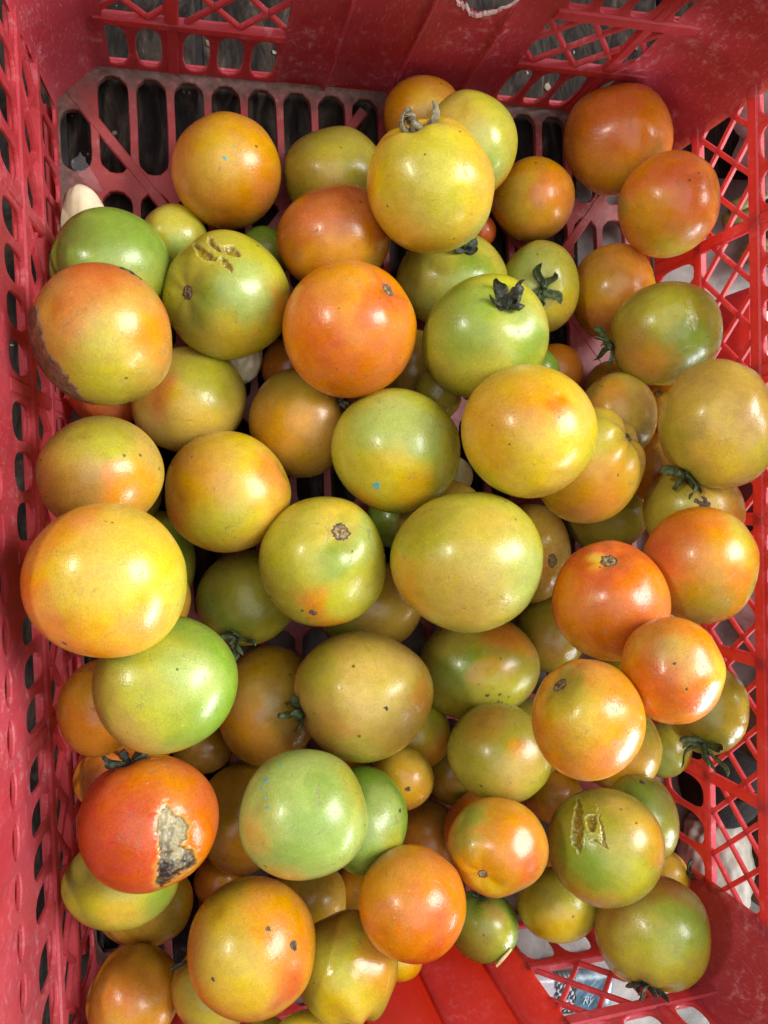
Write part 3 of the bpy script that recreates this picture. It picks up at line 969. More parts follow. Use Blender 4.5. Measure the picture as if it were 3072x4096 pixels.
tom('t89', 466, 2132, 96, 102, 1, 'T', 'L -.4 .3 .8; H -.2 -.2 .6', (402, 2072, 'c'), 'tan-green tomato partly hidden left of the big front orange one', cal=dict(mat='dark', n=4, ln=.4))
tom('t92', 672, 2255, 84, 78, 1, 'L', 'Y 0 -.5 .8', None, 'yellow-green tomato cut off by the bottom edge of the picture')
tom('t90', 748, 2088, 113, 128, 1, 'O', 'L 0 .2 .8; A .7 .1 .6; I -.2 -.8 .8; Y .1 .7 .6', (790, 2225, 'r'), 'glossy ribbed olive tomato at the bottom beside the red front panel', rib=.05, lump=1.6, wetspot=(720, 2120, 1.2))
tom('t38', 1497, 1104, 111, 101, 1, 'T', 'O -.6 0 .8; L -.2 .2 .6; Y .4 0 .5; N .8 .2 .5 .7', None, 'tan tomato with a grey scab below the big one at the right wall', specks=[(1520, 1088, 16), (1506, 1083, 9)])
# ---- third layer
tom('t31', 1270, 1005, 122, 126, 2, 'Y', 'N .3 .7 .7; L 0 -.6 .7; A .6 .2 .5; A -.2 .6 .6', (1362, 940, 's'), 'ribbed yellow tomato with creased shoulder under the pink-tipped one', rib=.03, scar=.6, specks=[(1338, 1022, 6)])
tom('t6', 930, 405, 138, 148, 2, 'Y', 'L .2 .1 .8; L -.2 -.6 .7; A -.9 .3 .5; H .9 .5 .4', (890, 268, 'c'), 'large heart-shaped yellow tomato with a dry curled stem at the back', cal=dict(mat='dry', n=6, ln=.55, stem=.24, fat=2.2, curl=2.2, thin=.6), dimple=.24, rib=.02, flecks=[(1027, 520, 7), (930, 340, 3), (1050, 460, 5)])
tom('t16', 492, 640, 138, 140, 2, 'L', 'G -.1 .1 .7; O -.7 .5 .7; A .8 .2 .5; Y .1 .5 .6; H .3 -.2 .5', (403, 632, 's'), 'yellow-green tomato with a wet star-shaped split and a round stem scar', split='a', dents=[(480, 560, .35, .04)], scar=.75)
tom('t19', 222, 725, 153, 154, 2, 'T', 'R .1 -.85 .75; N .8 0 .5; L -.05 .5 .7; O .3 .9 .6; N -.4 -.4 .5 .6; R .95 -.3 .4', None, 'red-shouldered tomato with a big brown leathery scab at the left wall', leather=True)
tom('t14', 1047, 731, 137, 137, 2, 'L', 'G -.4 -.4 .8; H .6 -.2 .6; G .8 .2 .5; O -.7 .6 .6', (1092, 648, 'c'), 'shiny green tomato with a dark stem stub standing in its dimple', cal=dict(mat='dark', n=6, ln=.34, stem=.46, fat=1.7, curl=1.3), dimple=.13)
tom('t15', 755, 714, 145, 148, 2, 'N', 'R .1 .8 .7; A 0 -.8 .6; R -.3 .2 .5; D .4 -.1 .3 .6; R .6 -.5 .5', (845, 624, 's'), 'large glossy orange-red tomato with a slit-like stem scar, upper centre', scar=.8)
tom('t26', 855, 974, 140, 135, 2, 'L', 'H -.2 -.5 .7; Y 0 .4 .6; A -.5 .8 .4; H .5 -.2 .5; A .3 .7 .4 .7', None, 'yellow-green tomato with a teal fleck, in the middle of the heap', flecks=[(815, 1043, 10), (822, 1038, 7), (875, 1060, 3)])
tom('t32', 1549, 916, 131, 139, 2, 'T', 'O -.8 .1 .6; L .9 .3 .5; L -.4 .8 .5; Y 0 .3 .5; I .3 -.3 .6 .7', (1478, 1032, 'c'), 'big tan tomato with a cut green stem, cropped by the right edge', cal=dict(mat='green', n=5, ln=.5, stem=.4))
tom('t45', 495, 1063, 136, 131, 2, 'Y', 'A -.6 -.4 .7; N .8 -.2 .5; L -.3 .5 .6; A .7 .6 .5; A -.9 .3 .5', None, 'golden yellow tomato left of centre with an orange flank', dents=[(620, 1010, .2, .05)])
tom('t39', 1510, 1220, 128, 126, 2, 'N', 'R -.6 -.3 .7; O 0 .8 .7; L .8 -.3 .6; A .2 0 .5; L .9 .6 .5', None, 'orange-red tomato with greenish edges leaning on the right lattice', dents=[(1620, 1285, .14, .05)])
tom('t42', 1318, 1297, 129, 130, 2, 'R', 'N -.6 .2 .7; Y .02 -.7 .26 1; A -.3 .9 .6; B .1 .5 .5 .6; N .8 0 .6', (1322, 1207, 's'), 'red tomato with a yellow-ringed stem scar, right of the centre')
tom('t55', 360, 1476, 157, 151, 2, 'G', 'L -.4 .3 .8; O -.9 .1 .5; G .7 -.2 .7; L 0 -.4 .6; H .3 -.2 .5; T -.4 .8 .5', None, 'bright green tomato under the very big yellow one', )
tom('t61', 1450, 1447, 116, 116, 2, 'N', 'R .3 .5 .7; A -.5 -.6 .6; T .2 -.4 .5; Y .9 0 .5; R -.4 .3 .5', None, 'orange-red tomato with a small dark pinprick below the greenish-edged one', specks=[(1480, 1490, 4), (1458, 1437, 4)])
tom('t69', 790, 1770, 91, 119, 2, 'G', 'H .2 .2 .8; L .6 .6 .5; H .4 -.3 .5', None, 'green tomato tucked behind the palest green one at lower centre', specks=[(865, 1750, 5)])
tom('t74', 1075, 1828, 109, 109, 2, 'A', 'G -.45 -.55 .5 .9; O -.6 -.1 .4; N .4 0 .6; R .5 .3 .4; G .4 .85 .3 .7; Y -.2 .8 .5', (1040, 1892, 's'), 'orange and green tomato with a deep dent and a brown stem scar', dents=[(1128, 1815, .32, .055)], scar=.7)
tom('t83', 891, 1949, 116, 130, 2, 'N', 'R .4 .4 .8; A -.6 -.4 .7; A 0 -.8 .6; D .1 .9 .4', None, 'bright orange-red tomato near the bottom, above the red front panel')
tom('t79', 1408, 2010, 126, 128, 2, 'O', 'L 0 .3 .7; G .6 -.1 .7; I -.7 -.3 .6; B 0 -.75 .5 .8; Y -.7 .8 .4', (1375, 2136, 'c'), 'elongated olive tomato at lower right with a dark calyx at its foot', cal=dict(mat='dark', n=6, ln=.4, stem=.35), rib=.03)
tom('t60', 1269, 1553, 124, 132, 2, 'A', 'N .8 0 .7; L -.2 -.3 .6; N -.8 .5 .6; N .3 .9 .7; Y -.1 .1 .5; O -.3 -.7 .4', (1211, 1474, 's'), 'yellow tomato with orange sides and an oval stem scar facing up left')
# ---- on top
tom('t29', 1141, 932, 147, 145, 3, 'Y', 'N .1 -.5 .6 .75; A -.4 0 .6 .7; L -.6 .7 .5; L .9 .4 .5; R .35 -.55 .2 .7', None, 'big yellow-orange tomato with a pink blossom tip, right of centre', dents=[(1198, 860, .07, .03)])
tom('t43', 1006, 1214, 165, 152, 3, 'L', 'T -.3 .3 .7; A -.8 .3 .5 .8; H .8 .2 .6; T .2 -.5 .6; T .1 .6 .6; O -.7 -.5 .5 .6', None, 'largest olive-yellow tomato lying in the centre of the heap')
tom('t44', 698, 1212, 137, 140, 3, 'L', 'Y .2 -.5 .6; A -.4 .5 .4; G .1 -.1 .5; N -.1 .95 .5; H .6 -.3 .4; N -.4 .65 .3', (731, 1146, 's'), 'yellow-green tomato with a round brown stem scar facing up, left of centre', specks=[(587, 1278, 7), (676, 1310, 10), (655, 1306, 6)])
tom('t47', 230, 1253, 180, 166, 3, 'Y', 'N -.85 .1 .6; N -.2 .8 .6; A .5 .5 .6; Y .1 -.3 .6; L .95 .1 .5; N -.5 -.7 .5 .7', None, 'very big yellow-orange tomato at the left wall, largest of all', specks=[(145, 1378, 11), (190, 1390, 7)], deep=.9)
tom('t57', 786, 1503, 150, 142, 3, 'T', 'N -.5 .5 .5 .35; W .2 -.2 .7 .22; Y .1 -.4 .7 .5; L -.2 .9 .6; A .9 -.1 .4; L -.6 -.5 .5', (634, 1545, 'c'), 'smooth tan-yellow tomato with a curled green stem poking out left', cal=dict(mat='green', n=5, ln=.35, stem=.42), specks=[(836, 1530, 9)])
tom('t71', 322, 1776, 154, 150, 3, 'R', 'D -.5 .4 .8; D 0 .8 .7; N .3 -.6 .6; R .8 .3 .5; N 0 -.9 .5', (262, 1640, 'c'), 'red tomato with a grey-brown rotten patch and dark stalk, lower left', cal=dict(mat='dark', n=4, ln=.45, stem=.3, fat=1.4), rotten=True, dents=[(420, 1830, .25, .05)])
tom('t68', 657, 1756, 140, 142, 3, 'H', 'G -.1 .5 .7 .7; L .8 -.3 .5; T -.8 .2 .5; G .2 -.1 .5 .6; T -.2 .95 .4', None, 'palest green tomato with teal flecks at its upper left, lower centre', flecks=[(574, 1686, 10), (566, 1700, 6), (570, 1720, 8), (580, 1740, 6), (604, 1655, 7), (565, 1732, 6)])
tom('t75', 1308, 1829, 127, 130, 3, 'O', 'L 0 .4 .8; G -.4 .3 .6; A .8 -.2 .5; T .5 -.5 .5; T -.2 .9 .4', None, 'olive tomato with a wet torn skin split on top, lower right', split='b', specks=[(1351, 1753, 6)])
tom('t85', 545, 2044, 139, 158, 3, 'A', 'N .7 0 .7; L -.5 .1 .7; Y -.1 .6 .7; R .6 .5 .5; O -.5 -.7 .5', None, 'large amber-orange tomato with torn grey skin flecks at the front', specks=[(633, 2040, 11), (572, 2010, 6), (470, 2110, 5)])

def _za(pts):
    return [((650 + x / 4.74) / DS, (900 + y / 4.74) / DS) for x, y in pts]


SPLITS = {'a': [_za([(645, 410), (700, 400), (800, 470), (960, 560), (1060, 660), (1040, 740), (900, 710), (780, 690), (700, 580)]),
                _za([(960, 270), (1010, 310), (1080, 420), (1180, 520), (1250, 600), (1180, 590), (1050, 560), (940, 400)]),
                _za([(1130, 450), (1300, 430), (1380, 410), (1480, 510), (1520, 580), (1500, 640), (1380, 640), (1240, 590)]),
                _za([(1080, 690), (1160, 650), (1240, 690), (1300, 780), (1340, 900), (1350, 1040), (1230, 880), (1130, 780)])],
          'b': [[(1264, 1719), (1271, 1742), (1268, 1770), (1270, 1795), (1264, 1822), (1256, 1851), (1248, 1838), (1238, 1829), (1246, 1790), (1253, 1755)],
                [(1276, 1768), (1284, 1762), (1294, 1764), (1298, 1780), (1293, 1796), (1282, 1800), (1274, 1786)],
                [(1303, 1742), (1307, 1780), (1316, 1840), (1311, 1836), (1283, 1818), (1287, 1815), (1305, 1825), (1301, 1778)]]}
ROT_POLY = [(x * .617 / DS, (3072 + y * .617) / DS) for x, y in [(1055, 280), (1095, 252), (1135, 285), (1165, 320), (1215, 350), (1250, 400), (1248, 470), (1215, 530), (1290, 560), (1312, 625), (1230, 700), (1080, 770),
                                                               (1060, 700), (1078, 560), (1060, 480), (1045, 430), (1045, 330)]]
LEATHER_POLY = [(x * .617 / DS, (1024 + y * .617) / DS) for x, y in [(140, 300), (215, 345), (245, 330), (292, 335), (300, 400), (312, 480), (322, 590), (345, 640), (372, 655), (400, 735), (430, 745), (425, 790), (470, 830), (478, 880), (515, 915), (580, 975),
                                                                    (380, 990), (180, 800), (100, 500)]]

# stack the fruit: every fruit lies along its sight line as deep as floor, walls and the fruit below let it
placed = []
for t in T:
    d, k = t.d, t.k
    lim = [CAM[2] / (k - d[2])]
    for ax, H in ((0, W / 2), (1, L / 2)):
        if k + d[ax] > 1e-6:
            lim.append((H - CAM[ax]) / (k + d[ax]))
        if k - d[ax] > 1e-6:
            lim.append((H + CAM[ax]) / (k - d[ax]))
    lim.append(0.0365 / k)
    g = 0.945
    for o in placed:
        P = o.pos - CAM
        # |s d - P| = g (s k + r)
        a = 1 - g * g * k * k
        b = -2 * (d @ P) - 2 * g * g * k * o.r
        c = P @ P - g * g * o.r ** 2
        D = b * b - 4 * a * c
        if D > 0:
            s = (-b - math.sqrt(D)) / (2 * a)
            if s > 0.05:
                lim.append(s)
    t.s = min(lim)
    t.r = t.s * k
    t.pos = CAM + d * t.s
    placed.append(t)

GROUP = 'tomatoes heaped in the red crate'
# fruit buried in the heap that carries the upper ones; only slivers of it show in the gaps
rsf = np.random.RandomState(44)
buried = []
for _ in range(9000):
    r_ = rsf.uniform(0.024, 0.031)
    P = np.array([rsf.uniform(-W / 2 + r_, W / 2 - r_), rsf.uniform(-L / 2 + r_, L / 2 - r_), r_ + rsf.uniform(0, 0.05) * (rsf.uniform() < .5)])
    if any(np.linalg.norm(P - o.pos) < 0.93 * (r_ + o.r) for o in placed):
        continue
    hid = 0
    dirs_ = ICO[5][0][::60]
    pts = P + dirs_ * r_
    vis = pts[(dirs_ @ ((CAM - P) / np.linalg.norm(CAM - P))) > 0.0]
    for q in vis:
        dq = q - CAM
        dist = np.linalg.norm(dq)
        dq = dq / dist
        for o in placed:
            tq = (o.pos - CAM) @ dq
            if tq < dist and np.linalg.norm(o.pos - CAM - dq * tq) < o.r * 0.97:
                hid += 1
                break
    if hid / len(vis) < 0.93:
        continue
    q = ROT.T @ (P - CAM)
    cx_, cy_ = (1536 + FPX * q[0] / -q[2]) / DS, (2048 - FPX * q[1] / -q[2]) / DS
    t = Tomato('f%d' % len(buried), cx_, cy_, 80, 80, 0, rsf.choice(['O', 'A', 'I', 'T', 'N']), [(0.3, 0.2, 0.7, rsf.choice(['O', 'L', 'A', 'N']), 0.8)], None, {}, 'shaded tomato buried deep in the heap, almost wholly hidden by others')
    t.s = np.linalg.norm(P - CAM)
    t.kx = t.ky = t.k = r_ / t.s
    t.r, t.pos = r_, P
    buried.append(t)
    placed.append(t)
    if len(buried) >= 16:
        break
LAND = dict(t15='large glossy orange-red tomato', t43='largest olive-yellow tomato', t47='very big yellow-orange tomato', t57='tan-yellow tomato with a curled stem', t68='palest green tomato',
            t71='rotten red tomato', t75='split olive tomato', t85='large amber-orange front tomato', t29='pink-tipped yellow tomato', t42='red tomato with a stem scar', t55='bright green tomato',
            t16='star-split tomato', t19='scabbed tomato', t39='greenish-edged orange tomato', t60='yellow tomato with an oval scar', t83='bright orange-red tomato', t32='big tan tomato at the right edge',
            t44='scarred yellow-green tomato', t45='golden yellow tomato', t58='lumpy olive tomato', t14='shiny green tomato', t26='teal-flecked tomato', t6='dry-stemmed yellow tomato', t74='dented orange tomato')
CNAME = dict(O='olive', A='amber', I='brownish', T='tan', N='orange')
used_ = set()
for t in buried:
    for o in sorted((o for o in placed if o.key in LAND), key=lambda o: math.hypot(o.c[0] - t.c[0], o.c[1] - t.c[1])):
        lab = 'shaded %s tomato buried under the %s' % (CNAME[str(t.base)], LAND[o.key])
        if lab not in used_:
            break
    used_.add(lab)
    t.label = lab
T += buried
WORLD_UP = np.array([0, 0, 1.0])


def add_attr(me, cols, wet):
    a = me.color_attributes.new('Col', 'FLOAT_COLOR', 'POINT')
    a.data.foreach_set('color', np.concatenate([cols, np.ones((len(cols), 1))], axis=1).astype(np.float32).ravel())
    w = me.attributes.new('wet', 'FLOAT', 'POINT')
    w.data.foreach_set('value', wet.astype(np.float32))


def fast_mesh(name, V, F, mat, loc, parent=None):
    me = bpy.data.meshes.new(name)
    me.vertices.add(len(V))
    me.vertices.foreach_set('co', V.astype(np.float32).ravel())
    me.loops.add(len(F) * 3)
    me.loops.foreach_set('vertex_index', F.astype(np.int32).ravel())
    me.polygons.add(len(F))
    me.polygons.foreach_set('loop_start', np.arange(0, len(F) * 3, 3, dtype=np.int32))
    me.polygons.foreach_set('use_smooth', np.ones(len(F), bool))
    me.materials.append(mat)
    me.update(calc_edges=True)
    o = bpy.data.objects.new(name, me)
    C.objects.link(o)
    o.location = loc
    if parent is not None:
        o.parent = parent
    return o


def patch(t, name, test, mat, parent, off=0.006, rough=0.004, sub=7, label=None):
    """a piece of altered skin: the faces of a fine sphere inside an outline, lifted a little off the fruit"""
    n, F = ICO[sub]
    front = n[:, 2] > -0.25
    ins = test(n) & front
    keep = ins[F].all(axis=1)
    F2 = F[keep]
    if len(F2) < 2:
        return None
    idx, inv = np.unique(F2, return_inverse=True)
    nn = n[idx]
    wob = np.zeros(len(nn))
    for i in range(10):
        kk = t.rs.normal(size=3) * (8 + 5 * i)
        wob += np.cos(nn @ kk + i) / (1 + i * .5)
    cnt = np.zeros(len(n))
    for j in range(3):
        np.add.at(cnt, F2[:, j], 1)
    edge = cnt[idx] < 5.5
    o = off + rough * wob * 0.3
    o = np.where(edge, -0.002, o)
    V = t.to_world(t.surf(nn, o))
    ob = fast_mesh(name, V, inv.reshape(-1, 3), mat, (0, 0, 0), parent)
    if label:
        ob['label'] = label
    return ob


def tube(path, rad, seg=8):
    V, F = [], []
    n = len(path)
    prev = None
    for i, p in enumerate(path):
        p = np.array(p)
        d = np.array(path[min(i + 1, n - 1)]) - np.array(path[max(i - 1, 0)])
        d = d / (np.linalg.norm(d) + 1e-12)
        a = np.cross(d, [0.3, 0.5, 0.81]) if prev is None else prev - d * (prev @ d)
        a = a / np.linalg.norm(a)
        prev = a
        b = np.cross(d, a)
        for k in range(seg):
            an = 2 * math.pi * k / seg
            r = rad[i] * (1 + 0.12 * math.cos(an * 4))
            V.append(p + a * math.cos(an) * r + b * math.sin(an) * r)
    for i in range(n - 1):
        for k in range(seg):
            j = (k + 1) % seg
            F.append((i * seg + k, i * seg + j, i * seg + seg + j, i * seg + seg + k))
    F.append(tuple(range(seg - 1, -1, -1)))
    F.append(tuple(range((n - 1) * seg, n * seg)))
    return V, F


def calyx(t, parent):
    o = dict(mat='green', n=5, ln=0.45, stem=0.24, fat=1.0, curl=0.8, flat=0.0, long=0.0)
    o.update(t.opt.get('cal', {}))
    mat = {'green': STEM_GREEN, 'dark': STEM_DARK, 'dry': STEM_DRY}[o['mat']]
    rs = t.rs
    R = t.r
    p = t.to_world(t.p[None])[0]
    base = t.to_world(t.surf(t.p[None]))[0]
    e1, e2 = t.to_world(t.t1[None])[0], t.to_world(t.t2[None])[0]
    bend = e1 * rs.uniform(-.5, .5) + e2 * rs.uniform(-.5, .5)
    ln = o['stem'] * R
    path, rad = [], []
    for i in range(8):
        s = i / 7
        path.append(base - p * 0.04 * R + p * ln * s + bend * ln * 0.7 * s * s)
        rad.append(R * 0.052 * o['fat'] * (1.5 - 0.8 * min(1, s * 2.2) + (0.28 if 0.62 < s < 0.8 else 0) + 0.1 * (s > .9)))
    V, F = tube(path, rad, 10)
    st = mk('stem', V, F, mat, parent, smooth=True)
    for k in range(o['n']):
        az = 2 * math.pi * (k + rs.uniform(-.38, .38)) / o['n']
        out = e1 * math.cos(az) + e2 * math.sin(az)
        side = np.cross(p, out)
        L_ = o['ln'] * R * rs.uniform(0.6, 1.3)
        if o['long'] and k == 0:
            L_ = o['long'] * R * 0.75
        w = R * 0.100 * rs.uniform(0.6, 1.35) * o.get('thin', 1.0)
        curl = o['curl'] * rs.uniform(0.5, 1.3) * (1 - o['flat'])
        tw = rs.uniform(-2.2, 2.2)
        V, F = [], []
        ns = 9
        pos = base + out * R * 0.03 + p * R * 0.035
        ang = 0.25 + 0.25 * rs.uniform()
        for i in range(ns):
            s = i / (ns - 1)
            dirv = out * math.cos(ang) + p * math.sin(ang)
            nor = -out * math.sin(ang) + p * math.cos(ang)
            if i:
                pos = pos + dirv * L_ / (ns - 1) + side * L_ * 0.075 * math.sin(s * 6 + tw * 2)
            ww = w * (0.55 + 1.6 * s) * (1 - s) ** 0.75 + R * 0.006
            ca, sa = math.cos(tw * s), math.sin(tw * s)
            sd = side * ca + nor * sa
            nr = nor * ca - side * sa
            th = R * 0.012 * (1.1 - s)
            for a, b in ((-1, 0.35), (-0.45, 0.0), (0, -0.25), (0.45, 0.0), (1, 0.35)):
                V.append(pos + sd * ww * a + nr * ww * b + nr * th)
            for a, b in ((1, 0.35), (0.45, 0.0), (0, -0.25), (-0.45, 0.0), (-1, 0.35)):
                V.append(pos + sd * ww * a * .96 + nr * ww * b - nr * th)
            ang += (curl * 2.2 / ns) * (0.4 + s) - 0.12 * (1 - s) * (1 if s < .4 else 0)
        for i in range(ns - 1):
            for k2 in range(10):
                j = (k2 + 1) % 10
                F.append((i * 10 + k2, i * 10 + j, i * 10 + 10 + j, i * 10 + 10 + k2))
        F.append(tuple(range((ns - 1) * 10, ns * 10)))
        F.append(tuple(range(9, -1, -1)))
        mk('sepal', V, F, mat, st, smooth=True)


def stem_scar(t, parent):
    """corky scar with a ragged rim, set in the dimple"""
    sc = t.opt.get('scar', 1.0)
    rs = t.rs
    rad0 = 0.125 * sc
    V, F = [], []
    NA, NR = 36, 7
    jag = [1 + rs.uniform(-.12, .16) for _ in range(NA)]
    for j in range(NR + 1):
        for i in range(NA):
            a = 2 * math.pi * i / NA
            th = rad0 * j / NR * (1 + (jag[i] - 1) * (j / NR))
            n = t.p * math.cos(th) + (t.t1 * math.cos(a) + t.t2 * math.sin(a)) * math.sin(th)
            off = [0.012, 0.020, 0.010, 0.016, 0.022, 0.016, 0.010, -0.004][j] * (1 + rs.uniform(-.4, .4))
            V.append(t.to_world(t.surf(n[None], off))[0])
    for j in range(NR):
        for i in range(NA):
            k = (i + 1) % NA
            F.append((j * NA + i, j * NA + k, j * NA + NA + k, j * NA + NA + i))
    o = mk('stem_scar', V, F, CORK, parent, smooth=True)
    # dark rim
    V, F = [], []
    for j, (m_, off) in enumerate(((0.90, -.002), (0.98, 0.010), (1.10, 0.007), (1.20, -.004))):
        for i in range(NA):
            a = 2 * math.pi * i / NA
            th = rad0 * jag[i] * m_
            n = t.p * math.cos(th) + (t.t1 * math.cos(a) + t.t2 * math.sin(a)) * math.sin(th)
            V.append(t.to_world(t.surf(n[None], off))[0])
    for j in range(3):
        for i in range(NA):
            k = (i + 1) % NA
            F.append((j * NA + i, j * NA + k, j * NA + NA + k, j * NA + NA + i))
    mk('scar_rim', V, F, SCAB, o, smooth=True)


for t in T:
    o = t.opt
    sub = 7 if 'split' in o or 'rotten' in o else (6 if t.layer >= 2 or 'crack' in o else 5)
    n, F = ICO[sub]
    loc = t.pos
    cols = t.colour(n)
    wet = np.zeros(len(n))
    off = np.zeros(len(n))
    if 'wetspot' in o:
        x, y, rad = o['wetspot']
        c = t.disc(x, y)
        a = np.arccos(np.clip(n @ c, -1, 1))
        wet = np.maximum(wet, np.clip(1.3 - a / rad, 0, 1))
        off += 0.006 * np.clip(1.3 - a / rad, 0, 1) * fbm(n, 9, 8, 3)
    if 'split' in o:
        p2 = n[:, :2] + 0.022 * np.stack([fbm(n, 11, 21), fbm(n, 11, 33)], axis=1)
        front = n[:, 2] > 0
        ins = np.zeros(len(n), bool)
        d = np.full(len(n), 9.0)
        for pp in SPLITS[o['split']]:
            poly = t.poly(pp)
            ins |= in_poly(p2, poly)
            d = np.minimum(d, dist_poly(p2, poly))
        ins &= front
        depth = np.where(ins, np.minimum(d / 0.05, 1.0), 0.0)
        lump = 0.6 * fbm(n, 14, 3)
        off += np.where(ins, -0.008 * (depth > 0) - 0.048 * depth * (1 + lump), 0.0)
        rim = np.where(~ins & front, np.exp(-(d / 0.022) ** 2), 0.0)
        off += 0.005 * rim
        flesh = np.where(ins, np.clip(d / 0.02, 0, 1), 0.0)
        wet = np.maximum(wet, np.where(ins, 1.0, 0.0))
        wet = np.maximum(wet, 0.7 * np.where(front, np.exp(-(d / 0.12) ** 2), 0))
        mixc = np.clip(0.5 + 0.8 * fbm(n, 9, 5), 0, 1)
        fc = PAL['F'][None] * mixc[:, None] + PAL['M'][None] * (1 - mixc[:, None])
        cols = cols * (1 - flesh[:, None] * .75) + fc * flesh[:, None] * .75
        e = np.where(front, np.exp(-(d / 0.008) ** 2), 0.0)[:, None] * (0.10 + 0.5 * np.cos(n @ (t.ck[6] * 3))[:, None] ** 2)
        cols = cols * (1 - e) + PAL['W'] * e
    if o.get('rotten'):
        poly_ = t.poly(ROT_POLY)
        wob2 = 0.035 * np.stack([fbm(n, 9, 41), fbm(n, 9, 53)], axis=1)
        p2 = n[:, :2] + wob2
        d = dist_poly(p2, poly_)
        fr = n[:, 2] > 0
        ins = in_poly(p2, poly_) & fr
        sd = np.where(ins, d, -d)
        m_in = np.clip((sd + 0.012) / 0.03, 0, 1) * fr
        wr = 0.75 + 0.55 * (1 - 2 * np.abs(fbm(n * np.array([1.0, 0.55, 1.0]), 7, 61, 5, 0.6)))
        off += m_in * (-0.034 + 0.045 * (wr - 0.75))
        off += -0.018 * np.where(fr, np.exp(-(d / 0.07) ** 2), 0)
        tone = np.clip(0.55 + 1.5 * (n[:, 1] + 0.36) + 0.45 * fbm(n, 6, 71, 5), 0, 1)[:, None]
        dk, lt = np.array(srgb(42, 32, 26)), np.array(srgb(168, 150, 112))
        rc = dk * (1 - tone) + lt * tone
        h = np.where(fr, np.exp(-((sd + 0.02) / 0.035) ** 2), 0)[:, None] * .55
        cols = cols * (1 - h) + PAL['T'] * h
        h = np.where(fr, np.exp(-((sd - 0.008) / 0.014) ** 2), 0)[:, None] * .6
        cols = cols * (1 - m_in[:, None]) + rc * m_in[:, None]
        cols = cols * (1 - h) + PAL['K'] * h
        wet = np.where(m_in > .5, -0.7, wet)
    if 'crack' in o:
        pl = t.poly([(1478, 655), (1482, 654), (1490, 672), (1494, 690), (1500, 708), (1497, 709), (1488, 692), (1484, 674)])
        front = n[:, 2] > 0
        d = dist_poly(n[:, :2], pl)
        e = np.where(front, np.exp(-(d / 0.016) ** 2), 0.0)
        off -= 0.02 * e
        cols = cols * (1 - .4 * e[:, None]) + PAL['W'] * .4 * e[:, None]
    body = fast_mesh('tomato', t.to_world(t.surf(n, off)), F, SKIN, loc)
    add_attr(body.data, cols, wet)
    tag(body, t.label, 'tomato', GROUP)
    if t.pole is not None:
        if t.pole[2] == 'c':
            calyx(t, body)
        elif t.pole[2] == 's':
            stem_scar(t, body)
    if o.get('leather'):
        poly = t.poly(LEATHER_POLY)
        patch(t, 'scab', lambda n: in_poly(n[:, :2] / np.maximum(np.linalg.norm(n[:, :2], axis=1), .001)[:, None] * np.where(n[:, 2] > 0, np.linalg.norm(n[:, :2], axis=1), 1.02)[:, None], poly), LEATHER, body, 0.014, 0.010, label='brown leathery scab')
        spots = [(285, 590, 16), (272, 586, 12), (300, 600, 10)]
        for (x, y, rr_) in spots:
            c = t.disc(x, y)
            patch(t, 'blemish', lambda n, c=c, rr_=rr_: np.arccos(np.clip(n @ c, -1, 1)) < rr_ / t.rx * (1 + .35 * np.cos(n @ (t.ck[7] * 4))), STEM_DARK, body, 0.006, 0.006)
    if o.get('scab'):
        rs = t.rs
        for i in range(26):
            x, y = 1085 + rs.normal() * 36, 1515 + rs.normal() * 20
            if math.hypot((x - t.c[0]) / t.rx, (y - t.c[1]) / t.ry) > .97:
                continue
            c = t.disc(x, y)
            rr_ = rs.uniform(.012, .04)
            patch(t, 'scab_speck', lambda n, c=c, rr_=rr_: np.arccos(np.clip(n @ c, -1, 1)) < rr_ * (1 + .4 * np.cos(n @ (t.ck[8] * 5))), SCAB, body, 0.004, 0.003)
    for (x, y, rr_) in o.get('specks', []):
        c = t.disc(x, y)
        patch(t, 'blemish', lambda n, c=c, rr_=rr_: np.arccos(np.clip(n @ c, -1, 1)) < rr_ / t.rx * (1 + .45 * np.cos(n @ (t.ck[7] * 4) + 1) * np.cos(n @ (t.ck[8] * 4))), SCAB, body, 0.004, 0.004)
    for (x, y, rr_) in o.get('flecks', []):
        c = t.disc(x, y)
        patch(t, 'teal_fleck', lambda n, c=c, rr_=rr_: np.arccos(np.clip(n @ c, -1, 1)) < rr_ / t.rx * (1 + .45 * np.cos(n @ (t.ck[6] * 4)) * np.cos(n @ (t.ck[8] * 4))), TEAL, body, 0.003, 0.002)
    if o.get('peel'):
        a, b = t.disc(1098, 2045), t.disc(1064, 2072)
        V, F = [], []
        for i in range(9):
            s = i / 8
            n_ = a * (1 - s) + b * s
            n_ /= np.linalg.norm(n_)
            q = t.to_world(t.surf(n_[None], 0.02 + 0.12 * s * s))[0]
            sd = np.cross(t.to_world(n_[None])[0], t.to_world((b - a)[None])[0])
            sd /= np.linalg.norm(sd)
            w = 0.0020 * math.sin(math.pi * (0.12 + 0.8 * (1 - s)))
            up = t.to_world(n_[None])[0]
            V += [q - sd * w, q + up * 0.0012, q + sd * w * (1 + .3 * math.sin(i * 2)), q - up * 0.0004]
        for i in range(8):
            for k in range(4):
                j = (k + 1) % 4
                F.append((i * 4 + k, i * 4 + j, i * 4 + 4 + j, i * 4 + 4 + k))
        mk('peel_strip', V, F, PEEL, body, smooth=True)

